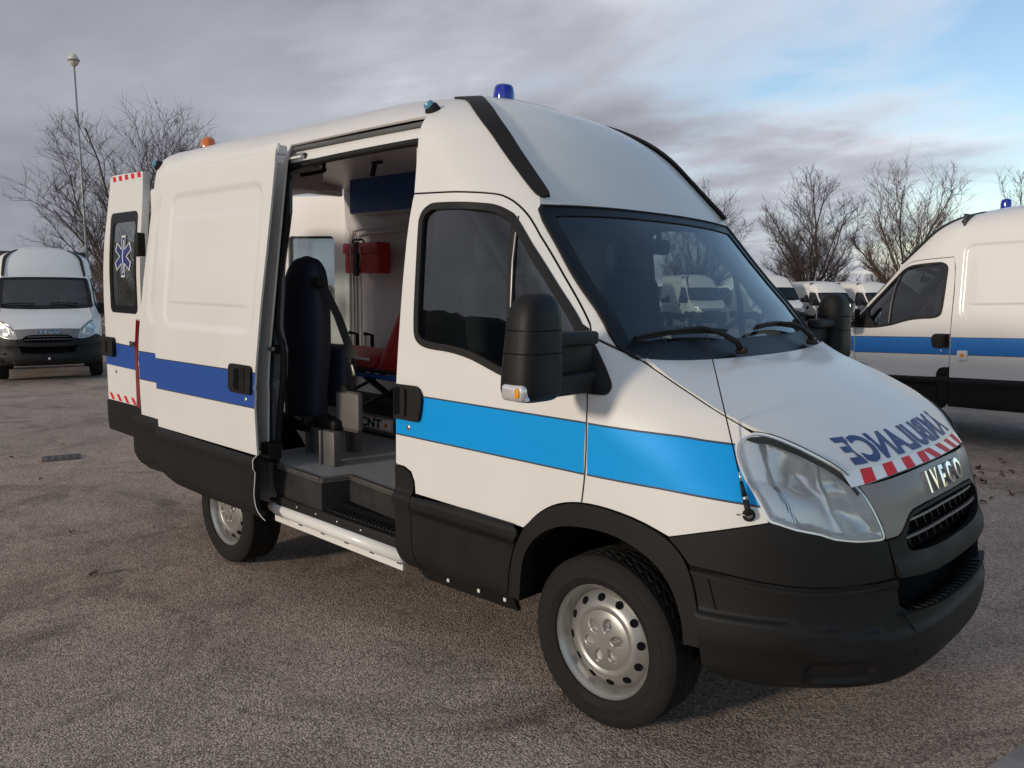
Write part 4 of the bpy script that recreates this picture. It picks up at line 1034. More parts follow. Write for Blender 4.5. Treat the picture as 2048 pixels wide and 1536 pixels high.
# --- roof beacon, amber dome, corner markers, aerial
bc = lathe('roof_beacon', [(2.690, .066), (2.712, .066), (2.716, .060), (2.745, .060), (2.780, .054), (2.794, .044), (2.800, .022), (2.801, .002)], 'blue_lens', hero, 'z', (-1.49, .0, .008), 28, 50)
lathe('beacon_foot', [(2.68, .07), (2.708, .07), (2.71, .06)], 'rubber', bc, 'z', (-1.49, 0, 0), 28, 40)
lathe('beacon_bulb', [(2.72, .018), (2.77, .018), (2.775, .004)], 'chrome', bc, 'z', (-1.49, 0, 0), 12, 40)
am = lathe('amber_beacon', [(2.60, .055), (2.645, .055), (2.675, .052), (2.70, .042), (2.715, .022), (2.718, .002)], 'amber_lens', hero, 'z', (-3.90, -.545, 0), 24, 50)
lathe('beacon_foot', [(2.58, .06), (2.640, .06), (2.642, .05)], 'rubber', am, 'z', (-3.90, -.545, 0), 24, 40)
for s_, z_, y_ in ((-1.215, 2.515, 0), (-4.065, 2.50, 0)):
    p_, n_ = on_skin(s_, z_); qt = Vector(n_+np.array((-.35, -.1, -.15))).to_track_quat('Z', 'Y')
    def place(prof, mat, par, nm):
        o = lathe(nm, prof, mat, par, 'z', (0, 0, 0), 20, 45); me = o.data; me.transform(Matrix.Translation(Vector(p_)) @ qt.to_matrix().to_4x4()); return o
    mk_ = place([(-.03, .036), (.012, .036), (.020, .031), (.024, .028)], 'rubber', hero, 'marker_light'); place([(.015, .027), (.036, .026), (.044, .020), (.046, .004)], 'teal_lens', mk_, 'marker_lens')
p_, n_ = on_skin(.568, .946); p_ = Vector(p_); nv = Vector(n_)
bm = bmesh.new(); bmesh.ops.create_uvsphere(bm, u_segments=16, v_segments=10, radius=.022, matrix=Matrix.Translation(p_+nv*.004)); an = from_bm('aerial', bm, 'rubber', hero, 60)
tip = Vector((.385, -.865, 1.452)); foot = p_+nv*.030; dr = (tip-foot).normalized()
tube('aerial_joint', [p_+nv*.01, foot+Vector((0, 0, 0))], .012, 'steel', an, 10)
tube('aerial_lever', [foot+Vector((-.0, 0, 0)), foot+Vector((-.04, -.01, -.002))], .003, 'steel', an, 6)
tube('aerial_spring', [foot, foot+dr*.03, foot+dr*.031, foot+dr*.052], [.011, .010, .010, .010], 'rubber', an, 10)
tube('aerial_ferrule', [foot+dr*.052, foot+dr*.060, foot+dr*.066], [.011, .011, .009], 'steel', an, 10)
tube('aerial_grip', [foot+dr*.066, foot+dr*.115], [.0095, .006], 'rubber', an, 10)
tube('aerial_tip', [foot+dr*.115, foot+dr*.148], [.005, .004], 'chrome', an, 8)
tube('aerial_whip', [foot+dr*.14, foot+dr*.40, tip+dr*.10], [.0028, .0024, .0018], 'rubber', an, 6)

# --- lettering and tape on the bonnet
def hmap(d0):
    """lay (x across, y up) on the bonnet, y measured back from the front edge"""
    def f(x, y):
        yy = -x; xx = xfront(yy)-(d0+y); n = fnormal(hood_xy, xx, yy); return np.array(hood_xy(xx, yy))+n*.0022, n
    return f
V2, F2 = text_mesh('AMBULANCE', .150, .0058, 4, 1.0)
wv = max(v[0] for v in V2); V2 = [(v[0]*.525/wv, v[1]*.86) for v in V2]
decal('bonnet_lettering', V2, F2, 'navy_text', HOOD, hmap(.101))
hm = hmap(.024)
def hpoly(nm, quads, mat, off):
    V = []; F = []; m = 8
    for q in quads:
        for i in range(m):
            for j in range(3):
                k = len(V)
                def P_(u, v): return (1-u)*(1-v)*np.array(q[0])+u*(1-v)*np.array(q[1])+u*v*np.array(q[2])+(1-u)*v*np.array(q[3])
                for u, v in ((i/m, j/3), ((i+1)/m, j/3), ((i+1)/m, (j+1)/3), (i/m, (j+1)/3)):
                    p_, n_ = hm(*P_(u, v)); V.append(p_+n_*off)
                F.append((k, k+1, k+2, k+3))
    bm = bmesh.new(); bv = [bm.verts.new(v) for v in V]
    for f in F:
        try: bm.faces.new([bv[i] for i in f])
        except Exception: pass
    bmesh.ops.remove_doubles(bm, verts=bm.verts, dist=1e-5); bmesh.ops.recalc_face_normals(bm, faces=bm.faces)
    return from_bm(nm, bm, mat, HOOD, 60)
TW, T_LO, T_HI = .572, -.0225, .016
wt = hpoly('warning_tape', [[(-TW+.1*i, T_LO), (-TW+.1*(i+1), T_LO), (-TW+.1*(i+1), T_HI), (-TW+.1*i, T_HI)] for i in range(12)], 'white_film', -.0010)
pit = .148
for k in range(-4, 4):
    sg = 1 if k < 0 else -1
    a = k*pit+(.074 if k < 0 else .0)
    x0 = a; sl_ = .034*(-sg)
    qd = [(x0+sl_, T_LO), (x0+.074+sl_, T_LO), (x0+.074, T_HI), (x0, T_HI)]
    lim = lambda x: max(-TW, min(TW, x))
    qd = [(lim(a_), b_) for a_, b_ in qd]
    if abs(qd[1][0]-qd[0][0]) < .008 and abs(qd[2][0]-qd[3][0]) < .008: continue
    hpoly('tape_stripe', [qd], 'red_film', -.0002)

# --- attendant seat bolted to the floor inside the door, back to the viewer
st = hero
def sback(t, a):
    """outline of the back shell: t height 0..1, a -1..1 across"""
    z = .86+1.0*t; w = interp(t, [(0, .18), (.2, .20), (.45, .235), (.65, .225), (.85, .185), (.93, .150), (.97, .112), (.99, .07), (1, .02)])
    return z, w
V = []; F = []; NT, NA = 48, 32
for i in range(NT+1):
    t = i/NT; z, w = sback(t, 0); dp = .075*math.sqrt(max(0., 1-(max(0, t-.86)/.14)**2)) if t > .86 else .075
    for k in range(NA):
        th = 2*math.pi*k/NA; cx_ = math.copysign(abs(math.cos(th))**.6, math.cos(th)); cy_ = math.copysign(abs(math.sin(th))**.8, math.sin(th))
        V.append((-2.60+w*cx_+.02*math.sin(t*2), -.60+dp*cy_-.05*t+.06*t*t, z))
for i in range(NT):
    for k in range(NA):
        k2 = (k+1) % NA; F.append((i*NA+k, i*NA+k2, (i+1)*NA+k2, (i+1)*NA+k))
F += [tuple(range(NA))[::-1], tuple(NT*NA+k for k in range(NA))]
asx = mk('attendant_seat', V, F, 'seat_fabric', hero)
box('seat_cushion', (-2.56, -.44, 1.12), (.42, .10, .40), 'seat_fabric', asx, .045, 3)
box('seat_side_cover', (-2.155, -.59, .952), (.225, .03, .235), 'seat_cover', asx, .028, 3)
bm = bmesh.new()
bbox(bm, (-2.66, -.56, .83), (.30, .20, .10), .02); bbox(bm, (-2.33, -.60, .86), (.24, .12, .07), .02); from_bm('seat_bracket', bm, 'rubber', asx)
for (x, y, w_) in ((-2.12, -.735, .11), (-2.50, -.60, .06), (-2.36, -.40, .06), (-2.62, -.40, .06)):
    bm = bmesh.new(); bbox(bm, (x, y, .755), (w_, .05, .20), .006); bbox(bm, (x-w_*.5-.01, y-.012, .755), (.018, .06, .20), .003); from_bm('seat_leg', bm, 'alu', asx)
lathe('recliner_knob', [(0, .03), (.04, .03), (.05, .02)], 'rubber', asx, 'y', (-2.40, -.70, .88), 16, 40, -1); tube('recliner_lever', [(-2.40, -.72, .88), (-2.50, -.74, .885)], .012, 'alu', asx, 8)
blt = [(-2.36, -.66, 1.70), (-2.33, -.63, 1.66), (-2.27, -.58, 1.50), (-2.21, -.55, 1.33), (-2.18, -.55, 1.22)]
V = []; F = []
for i, p_ in enumerate(blt):
    V += [(p_[0]-.022, p_[1]-.016, p_[2]), (p_[0]+.022, p_[1]+.016, p_[2])]
for i in range(len(blt)-1): F.append((2*i, 2*i+1, 2*i+3, 2*i+2))
bl_ = mk('seat_belt', V, F, 'belt', asx, False); box('belt_guide', (-2.37, -.66, 1.70), (.09, .05, .06), 'rubber', bl_, .015); box('belt_tongue', (-2.165, -.555, 1.19), (.022, .012, .07), 'steel', bl_, .004, 2, Matrix.Rotation(R_(-20), 3, 'Y')); box('belt_buckle', (-2.19, -.55, 1.24), (.05, .035, .04), 'rubber', bl_, .01)
V = []; blt = [(-2.165, -.555, 1.16), (-2.14, -.54, 1.06), (-2.17, -.52, .95)]
lathe('arm_knob', [(0, .045), (.03, .045), (.04, .035), (.04, .005)], 'rubber', asx, 'y', (-2.22, -.56, 1.06), 18, 40, -1)

# --- things carried in the back (they rest in the van: things of their own)
MW = Matrix.Rotation(RAKE, 4, 'Y')
def inside(name, loc):
    e = empty(name); e.matrix_world = MW @ Matrix.Translation(loc); return e
sx_ = inside('stretcher', (-3.05, .28, .655)); tag(sx_, 'red stretcher on a blue frame over a pale CNT base inside the open ambulance', 'stretcher')
def sb(nm, c, s, m, r=0., rot=None, par=None): return box(nm, c, s, m, par or sx_, r, 2, rot)
base = sb('platform', (.05, 0, .085), (1.75, .56, .13), 'alu', .012)
sb('platform_top', (.05, 0, .162), (1.72, .54, .025), 'rubber', .004)
for x in (-.62, .12, .62): sb('platform_foot', (x, -.25, .012), (.06, .05, .045), 'alu', .006)
lb = sb('name_plate', (.37, -.286, .090), (.37, .004, .085), 'label_white', .001)
sb('plate_edge', (.37, -.2875, .128), (.35, .003, .004), 'red_plastic'); sb('plate_edge', (.37, -.2875, .052), (.35, .003, .004), 'red_plastic'); sb('plate_edge', (.545, -.2875, .09), (.004, .003, .078), 'red_plastic')
V2, F2 = text_mesh('CNT', .085, .003, 3, 1.35)
decal('plate_lettering', V2, F2, 'rubber', lb, lambda x, y: (np.array((.315+x, -.2885, .091+y)), np.array((0, -1., 0))), .0015)
mk('plate_emblem', [(.485+.020*math.cos(t), -.2895, .088+.024*math.sin(t)) for t in (0, R_(90), R_(180), R_(270))], [(0, 1, 2, 3)], 'amber_lens', lb, False)
sb('side_block', (.60, -.286, .085), (.045, .01, .055), 'rubber', .003)
for y in (-.26, .26): tube('frame_tube', [(-.85, y, .41), (.80, y, .41)], .018, 'blue_metal', sx_, 8)
for y in (-.28, .28): tube('side_rail', [(-.8, y, .45), (.75, y, .45)], .014, 'rubber', sx_, 8)
for x0, x1 in ((-.6, -.1), (-.1, -.6), (.15, .65), (.65, .15)):
    for y in (-.22, .22): tube('scissor_leg', [(x0, y, .19), (x1, y, .39)], .014, 'rubber', sx_, 6)
for x in (-.60, .65): sb('castor', (x, -.22, .215), (.10, .03, .10), 'rubber', .012)
mt_ = sb('mattress', (-.25, 0, .50), (1.15, .56, .09), 'red_vinyl', .03)
sb('mattress_wrap', (-.25, -.282, .525), (1.10, .006, .018), 'white_film', .002, par=mt_)
sb('raised_backrest', (.53, 0, .70), (.62, .52, .09), 'red_vinyl', .03, Matrix.Rotation(R_(-58), 3, 'Y'))
for y in (-.12, .12): sb('strap', (.465, y, .735), (.60, .05, .03), 'blue_panel', .004, Matrix.Rotation(R_(-58), 3, 'Y'))
fb_ = inside('first_aid_box', (-3.66, .715, 1.77)); tag(fb_, 'red first aid box strapped to the inner wall of the open ambulance', 'first aid box')
box('box_body', (0, -.06, .125), (.46, .13, .24), 'red_plastic', fb_, .018, 3); box('box_lid', (0, -.075, .205), (.47, .13, .09), 'red_plastic', fb_, .012, 3)
box('box_strap', (-.05, -.135, .12), (.06, .022, .27), 'belt', fb_, .006); tube('box_handle', [(-.14, -.11, .25), (-.12, -.11, .275), (.0, -.11, .275), (.03, -.11, .25)], .009, 'rubber', fb_, 6)
for x in (-.115, .015): tube('box_clip', [(x, -.146, .21), (x+.012, -.148, .15), (x, -.146, .05)], .004, 'steel', fb_, 5)

# ---------------------------------------------------------------- the lot
def gz(x, y):
    """gentle dip of the lot behind the front axle of the ambulance"""
    t = max(0., min(1., (-x*.8+y*.35+.3)/3)); t = t*t*(3-2*t)
    return -.035*t*(1-sstep(6, 14, math.hypot(x+2, y-3)))
def ground_mat():
    m = bpy.data.materials.new('asphalt'); m.use_nodes = True; t = m.node_tree; b = t.nodes['Principled BSDF']; MATS['asphalt'] = m
    tcx = t.nodes.new('ShaderNodeTexCoord')
    def noise(sc, det, rg=.6, dist=0., vec=None):
        n = t.nodes.new('ShaderNodeTexNoise'); n.inputs['Scale'].default_value = sc; n.inputs['Detail'].default_value = det; n.inputs['Roughness'].default_value = rg; n.inputs['Distortion'].default_value = dist
        t.links.new(vec or tcx.outputs['Object'], n.inputs['Vector']); return n.outputs[0]
    def rng(v, a, b_, c, d):
        n = t.nodes.new('ShaderNodeMapRange'); t.links.new(v, n.inputs[0])
        for i, q in enumerate((a, b_, c, d)): n.inputs[i+1].default_value = q
        return n.outputs[0]
    def mul(a, b_):
        n = t.nodes.new('ShaderNodeMath'); n.operation = 'MULTIPLY'; t.links.new(a, n.inputs[0])
        if isinstance(b_, float): n.inputs[1].default_value = b_
        else: t.links.new(b_, n.inputs[1])
        return n.outputs[0]
    v1 = t.nodes.new('ShaderNodeTexVoronoi'); v1.inputs['Scale'].default_value = 120.; v1.inputs['Randomness'].default_value = 1.; t.links.new(tcx.outputs['Object'], v1.inputs['Vector'])
    v2 = t.nodes.new('ShaderNodeTexVoronoi'); v2.inputs['Scale'].default_value = 210.; t.links.new(tcx.outputs['Object'], v2.inputs['Vector'])
    sepc = t.nodes.new('ShaderNodeSeparateColor'); t.links.new(v1.outputs['Color'], sepc.inputs[0])
    sep2 = t.nodes.new('ShaderNodeSeparateColor'); t.links.new(v2.outputs['Color'], sep2.inputs[0])
    stone = rng(sepc.outputs[0], 0, 1, .52, 1.55)                 # every stone of the aggregate its own tone
    gap = rng(v1.outputs['Distance'], .25, .75, 1.10, .58)        # tar between stones
    fine = rng(sep2.outputs[1], 0, 1, .85, 1.15)
    big = rng(noise(.35, 5, .55), .3, .7, .82, 1.18); mid = rng(noise(2.3, 6, .65, .4), .32, .68, .84, 1.14)
    wear = rng(noise(.9, 7, .7, 1.2), .53, .68, 1., .55)          # dark tarry patches
    patch = rng(noise(.42, 8, .72, 2.2), .54, .60, 1., .72)       # worn, tarry areas with ragged edges
    vc = t.nodes.new('ShaderNodeTexVoronoi'); vc.feature = 'DISTANCE_TO_EDGE'; vc.inputs['Scale'].default_value = .33
    nd = t.nodes.new('ShaderNodeVectorMath'); nd.operation = 'MULTIPLY_ADD'; nn_ = t.nodes.new('ShaderNodeTexNoise'); nn_.inputs['Scale'].default_value = 1.6; nn_.inputs['Detail'].default_value = 6
    t.links.new(tcx.outputs['Object'], nn_.inputs['Vector']); t.links.new(nn_.outputs['Color'], nd.inputs[0]); nd.inputs[1].default_value = (.9, .9, 0); t.links.new(tcx.outputs['Object'], nd.inputs[2]); t.links.new(nd.outputs[0], vc.inputs['Vector'])
    crack = rng(vc.outputs['Distance'], .0005, .0025, .78, 1.)    # hairline cracks
    wear = mul(wear, mul(patch, crack))
    k = mul(mul(mul(stone, gap), mul(big, mid)), mul(fine, wear))
    hue = t.nodes.new('ShaderNodeMix'); hue.data_type = 'RGBA'; hue.inputs[6].default_value = (.43, .322, .252, 1); hue.inputs[7].default_value = (.40, .328, .278, 1)
    t.links.new(rng(noise(.22, 4, .5), .35, .65, 0, 1), hue.inputs[0])
    sc_ = t.nodes.new('ShaderNodeVectorMath'); sc_.operation = 'SCALE'; t.links.new(hue.outputs[2], sc_.inputs[0]); t.links.new(k, sc_.inputs['Scale'])
    t.links.new(sc_.outputs[0], b.inputs['Base Color']); b.inputs['Roughness'].default_value = .82; b.inputs['Specular IOR Level'].default_value = .35
    bp = t.nodes.new('ShaderNodeBump'); bp.inputs['Strength'].default_value = .9; bp.inputs['Distance'].default_value = .006; bp.invert = True
    t.links.new(v1.outputs['Distance'], bp.inputs['Height'])
    bp2 = t.nodes.new('ShaderNodeBump'); bp2.inputs['Strength'].default_value = .5; bp2.inputs['Distance'].default_value = .02
    t.links.new(noise(9., 5, .6), bp2.inputs['Height']); t.links.new(bp2.outputs[0], bp.inputs['Normal']); t.links.new(bp.outputs[0], b.inputs['Normal'])
ground_mat()
xs = [-900, -300, -100, -50]+lin_(-30, 20, 84)+[40, 100, 300, 900]; ys = [-900, -300, -100, -40]+lin_(-20, 30, 84)+[50, 100, 300, 900]
V = [(x, y, gz(x, y)) for x in xs for y in ys]; ny_ = len(ys)
F = [(i*ny_+j, (i+1)*ny_+j, (i+1)*ny_+j+1, i*ny_+j+1) for i in range(len(xs)-1) for j in range(ny_-1)]
tag(mk('ground', V, F, 'asphalt'), kind='structure')

# kerb in the near right corner
pmat('concrete', (.30, .27, .25), .85, bump=.6, bscale=120, var=.2, vscale=9)
k0, k1 = Vector((1.102, -.60, 0)), Vector((1.553, 1.6, 0)); kd = (k1-k0).normalized()
kb = empty('kerb', k0, (0, 0, math.atan2(kd.y, kd.x))); tag(kb, 'pale concrete kerb edge in the near right corner of the lot', 'kerb')
for i in range(3): box('kerb_stone', (.40+.80*i, -.115, .0), (.79, .22, .03), 'concrete', kb, .008)
# manhole cover
pmat('cast_iron', (.085, .075, .07), .7, bump=.6, bscale=60, var=.25, vscale=12)
mh = empty('manhole_cover', (-7.52, -.50, gz(-7.5, -.5)+.006), (0, 0, R_(72))); tag(mh, 'dark rectangular iron drain cover set in the asphalt left of the ambulance', 'manhole cover')
box('cover_plate', (0, 0, 0), (.36, .30, .012), 'cast_iron', mh, .003)
for i in range(5): box('cover_bar', (-.13+.065*i, 0, .007), (.02, .26, .008), 'cast_iron', mh, .002)
# fallen leaves blown together under the second ambulance
for nm, c in (('leaf_brown', (.10, .042, .020)), ('leaf_dark', (.05, .022, .014)), ('leaf_tan', (.20, .10, .045))): pmat(nm, c, .7, var=.3, vscale=30)
rnd = random.Random(5)
LM = []
for q in range(6):
    L_ = .075; W_ = .028; V = []; F = []
    for i in range(6):
        t = i/5; w = W_*math.sin(math.pi*min(1, t*.93+.05))**.8; cz = .018*math.sin(math.pi*t*(1+.3*q/6))+.010*rnd.random()
        V += [(L_*(t-.5), -w, cz+.014*rnd.random()), (L_*(t-.5), 0, cz*.4+.003), (L_*(t-.5), w, cz+.014*rnd.random())]
    for i in range(5):
        for j in (0, 1): a = i*3+j; F.append((a, a+3, a+4, a+1))
    me = bpy.data.meshes.new('leaf'); me.from_pydata(V, [], F); me.materials.append(MATS[['leaf_brown', 'leaf_dark', 'leaf_brown', 'leaf_tan', 'leaf_dark', 'leaf_brown'][q]]); LM.append(me)
for i in range(64):
    if i < 44: x, y = rnd.gauss(.05, .45), rnd.uniform(3.6, 6.2)
    else: x, y = rnd.uniform(-9, -3), rnd.uniform(-4.0, 1.5) if rnd.random() < .7 else rnd.uniform(-2.5, 0)
    if i < 44 and x < -.75: x = -.75+rnd.random()*.4
    o = bpy.data.objects.new('fallen_leaf', LM[i % 6]); COL.objects.link(o); o.location = (x, y, gz(x, y)+.004); o.rotation_euler = (rnd.uniform(-.25, .25), rnd.uniform(-.25, .25), rnd.uniform(0, 6.28)); s_ = rnd.uniform(.6, 1.15); o.scale = (s_, s_, s_)
    tag(o, 'dry brown fallen leaf lying on the asphalt beside the parked ambulances' if i < 44 else 'lone brown leaf on the open asphalt left of the ambulance', 'leaf', 'fallen leaves by the second ambulance' if i < 44 else 'stray leaves on the open lot')

# ---------------------------------------------------------------- parked vans
van = empty('van', (-16.70, 2.20, .0), (0, RAKE, R_(-16.6))); van.rotation_mode = 'XYZ'
def pose(o, x, y, z, yaw): o.rotation_mode = 'QUATERNION'; o.rotation_quaternion = (Matrix.Rotation(yaw, 3, 'Z') @ Matrix.Rotation(RAKE, 3, 'Y')).to_quaternion(); o.location = (x, y, z)
van_body(van, False); pose(van, -16.70, 2.20, .014, R_(-16.6))
tag(van, 'plain white van facing the camera at the left edge of the picture', 'van', 'white vans parked on the lot')
pl = box('plate_blank', (1.0, -.0, .475), (.012, .035, .045), 'label_white', van, .002)
def copy_tree(o, parent=None, skip=()):
    c = o.copy(); COL.objects.link(c); c.parent = parent
    for ch in o.children:
        if ch.name.split('.')[0] in skip: continue
        copy_tree(ch, c, skip)
    return c
amb2 = copy_tree(van, skip=('plate_blank',)); amb2.name = 'ambulance'; pose(amb2, -2.08, 8.02, -.035, R_(173.1))
tag(amb2, 'white ambulance with blue stripe and closed doors seen side on at the right edge', 'ambulance', 'ambulances on the lot')
def left_side(nm, fn=skin): return [o for o in amb2.children if o.name.split('.')[0] == nm and o.data.vertices[0].co.y > 0][0]
for o in [o for o in amb2.children if o.name.split('.')[0] == 'body_side' and o.data.vertices[0].co.y > 0]:
    up2 = [(-1.178, 2.118)]+[(a, b+.006) for a, b in cr(DOOR_TOP, 4)[1:-1]]+cr([(a, b+.006) for a, b in FEND_T], 3)
    t_ = panel('body_side', [(-1.206, .738), (-1.206, 1.3), (-1.215, 1.7), (-1.205, 2.0)]+up2+cr(WS_L, 4)[1:]+cr(CAP_E, 4)[1:]+[(-1.4, 2.6345), (-1.7, 2.64), (-4.065, 2.64), (-4.06, 2.45), (-4.13, 1.7), (-4.14, .738)], 'white_paint', amb2, emb_fn([(-4.02, -3.70), (-3.50, -2.42), (-2.36, -1.30)]), side=1, thick=.012, g=.022)
    o.data = t_.data; bpy.data.objects.remove(t_)
d2, f2, b2 = left_side('front_door'), left_side('fender'), left_side('body_side')
film('side_stripe', [(-1.197, .996), (-.064, .995), (-.059, 1.197), (-1.197, 1.197)], 'navy_film', d2, skin, 1, tops=([(-1.197, 1.194), (-.06, 1.194)], [(-1.197, .999), (-.064, .998)]))
film('side_stripe', [(-.048, .995), (.30, 1.196), (-.046, 1.196)], 'navy_film', f2, skin, 1)
E2 = emb_fn([(-4.02, -3.70), (-3.50, -2.42), (-2.36, -1.30)])
film('side_stripe', [(-4.14, .993), (-1.21, .996), (-1.21, 1.198), (-4.14, 1.198)], 'navy_film', b2, E2, 1, tops=([(-4.1, 1.195), (-1.21, 1.195)], [(-4.1, .996), (-1.21, .999)]))
for o in list(b2.children)+list(d2.children)+list(f2.children):
    if o.name.startswith('side_stripe'): o.data.materials[0] = MATS['navy_film2'] if 'navy_film2' in MATS else pmat('navy_film2', (.004, .16, .52), .42, coat=.15)
sk = panel('charging_socket', rrect(-1.40, -1.29, .945, 1.05, .01, 3), 'white_paint', b2, E2, side=1, off=.02, thick=.02, g=.1)
panel('socket_mark', [(-1.345+.022*math.cos(t), .995+.022*math.sin(t)) for t in lin_(0, 5.8, 12)], 'orange_paint', sk, E2, side=1, off=.022, thick=.002, g=.1)
fz = panel('fuel_flap', cr([(-1.197, .84), (-1.14, .84), (-1.085, .82), (-1.065, .77)], 3)+[(-1.062, .735), (-1.197, .735)], 'black_plastic', d2, skin, side=1, off=.006, thick=.01, g=.05)
lathe('fuel_cap', [(0, .03), (.012, .03), (.018, .022), (.018, .004)], 'rubber', fz, 'y', (-1.13, .997, .782), 18, 40, 1)
panel('name_badge', [(.10, 1.150), (.26, 1.152), (.26, 1.172), (.10, 1.170)], 'label_white', f2, skin, side=1, off=.003, thick=.003, g=.1)
for s_, z_ in ((-1.23, 2.515),):
    p_, n_ = on_skin(s_, z_); p_ = p_*np.array((1, -1, 1)); n_ = n_*np.array((1, -1, 1)); qt = Vector(n_).to_track_quat('Z', 'Y')
    o = lathe('marker_light', [(-.03, .036), (.012, .036), (.022, .030), (.030, .020), (.032, .004)], 'rubber', amb2, 'z', (0, 0, 0), 18, 45); o.data.transform(Matrix.Translation(Vector(p_)) @ qt.to_matrix().to_4x4())
    o2 = lathe('marker_lens', [(.02, .022), (.034, .018), (.036, .003)], 'teal_lens', o, 'z', (0, 0, 0), 16, 45); o2.data.transform(Matrix.Translation(Vector(p_)) @ qt.to_matrix().to_4x4())
b_ = lathe('roof_beacon', [(2.690, .066), (2.712, .066), (2.716, .060), (2.765, .060), (2.800, .054), (2.814, .044), (2.820, .022), (2.821, .002)], 'blue_lens', amb2, 'z', (-1.30, -.20, .012), 24, 50)
ROW = [(-22.0, 31.0, -38, 'white van with black roof strips, leftmost of the row seen through the windscreen', False), (-19.70, 33.05, -38, 'white van with black roof strips, middle of the three seen through the windscreen', False),
       (-17.0, 35.9, -38, 'white van with black roof strips behind the far front mirror of the ambulance', False), (-15.05, 37.8, -38, 'low white van without roof strips standing beside the mirror of the second ambulance', True), (-13.5, 39.9, -38, 'low white van without roof strips mostly hidden by the second ambulance', True)]
for x, y, a, lab, low in ROW:
    c = copy_tree(van, skip=('plate_blank',)+(('roof_strip',) if low else ())); pose(c, x, y, .014, R_(a))
    if low: c.scale = (1, 1, .87)
    tag(c, lab, 'van', 'white vans parked on the lot')

# ---------------------------------------------------------------- bare winter trees
pmat('bark', (.085, .062, .052), .9, bump=.8, bscale=40, var=.3, vscale=6)
pmat('twig_bark', (.090, .068, .060), .9, var=.3, vscale=2)
pmat('twig_red', (.125, .072, .056), .9, var=.3, vscale=2)
def tree(name, loc, height, width, seed, label, cat='tree', group='bare trees beyond the lot', trunk_h=.16, limbs=18, tw='twig_bark', lv=(10, 8, 8), trad=.15, thin=1., base=.10):
    """trunk, limbs and twigs that fill a rounded crown of the given height and width"""
    rg = random.Random(seed); root = empty(name, loc); tag(root, label, cat, group); TR = []; BR = []
    zc = height*(.5+base/2)+.2; rz = height-zc; rx = width/2; C0 = Vector((0, 0, zc))
    def room(p, d):
        """distance to the crown's outline from p along d"""
        q = Vector(((p.x-C0.x)/rx, (p.y-C0.y)/rx, (p.z-C0.z)/rz)); e = Vector((d.x/rx, d.y/rx, d.z/rz)); a = e.dot(e); b = q.dot(e); c = q.dot(q)-1; D = b*b-a*c
        return max(.05, (-b+math.sqrt(D))/a) if D > 0 else .05
    def rv(zl, zh): return Vector((rg.uniform(-1, 1), rg.uniform(-1, 1), rg.uniform(zl, zh))).normalized()
    def branch(p, d, L, r, n, seg, out, bend, upb):
        pts = [p.copy()]; q = p.copy(); d = d.normalized(); dirs = []
        for i in range(n):
            d = (d+rv(-.8, 1)*bend+Vector((0, 0, upb))).normalized(); q = q+d*(L/n); pts.append(q.copy()); dirs.append(d.copy())
        rr = [r*(1-.70*i/n) for i in range(n+1)]; out.append(tube_data(pts, rr, seg, False)); return pts, dirs, rr
    h0 = height*trunk_h; top = Vector((rg.uniform(-.1, .1), rg.uniform(-.1, .1), h0))
    TR.append(tube_data([Vector((0, 0, -.1)), top*.5, top], [trad*1.3, trad, trad*.85], 9, False))
    for k in range(limbs):
        az = 2.4*k+rg.uniform(-.3, .3); ev = math.sqrt((k+.3)/limbs); inc = .08+1.25*ev
        d = Vector((math.cos(az)*math.sin(inc), math.sin(az)*math.sin(inc), math.cos(inc))); st_ = top-Vector((0, 0, h0*.4*ev*rg.random()))
        if k < 3: st_ = top
        L1 = room(st_, d)*rg.uniform(.80, .97); p1, d1, r1 = branch(st_, d, L1, trad*(.58-.28*ev+.08*rg.random()), 6, 5, TR, .16, .06)
        for m in range(lv[0]):
            f = .16+.8*(m+rg.random())/lv[0]; i = min(5, int(f*6)); s2 = p1[i].lerp(p1[i+1], f*6-i); d2_ = (d1[i]*.8+rv(-.25, .7)*.75).normalized()
            L2 = min(room(s2, d2_)*rg.uniform(.7, 1.0), L1*rg.uniform(.28, .55)); p2, dd2, r2 = branch(s2, d2_, L2, max(.014*thin, r1[i]*.48), 4, 4, BR, .22, .05)
            for m2 in range(lv[1]):
                f2 = .12+.86*(m2+rg.random())/lv[1]; i2 = min(3, int(f2*4)); s3 = p2[i2].lerp(p2[i2+1], f2*4-i2); d3 = (dd2[i2]*.8+rv(-.3, .7)*.8).normalized()
                L3 = min(room(s3, d3)*1.05+.08, L2*rg.uniform(.30, .60)+.12); p3, dd3, r3 = branch(s3, d3, L3, max(.0075*thin, r2[i2]*.42), 3, 3, BR, .26, .04)
                for m3 in range(lv[2]):
                    i3 = int(rg.random()*3); s4 = p3[i3].lerp(p3[i3+1], rg.random()); d4 = (dd3[i3]*.8+rv(-.3, .7)*.8).normalized(); branch(s4, d4, L3*rg.uniform(.30, .65), .0048*thin, 2, 3, BR, .25, .03)
    multi('trunk', TR, 'bark', root); multi('crown', BR, tw, root)
    return root
tree('bare_tree', (-34.0, 11.5, 0), 9.7, 10.4, 12, 'wide spreading bare tree behind the lamp post and the open rear door', limbs=21, trunk_h=.10, trad=.17, thin=1.35, base=.04, lv=(9, 8, 8))
tree('bare_tree', (-26.3, 43.2, 0), 9.2, 7.0, 4, 'bare tree seen behind the roof and through the windscreen of the ambulance', thin=1.4, trad=.13)
tree('bare_tree', (-19.9, 45.2, 0), 9.4, 6.8, 23, 'bare round crowned tree standing alone between the two ambulances', thin=1.4, trad=.16, trunk_h=.20)
tree('bare_tree', (-15.1, 48.1, 0), 10.0, 7.2, 31, 'tall reddish bare tree rising behind the roof of the second ambulance', tw='twig_red', thin=1.4, trad=.15)
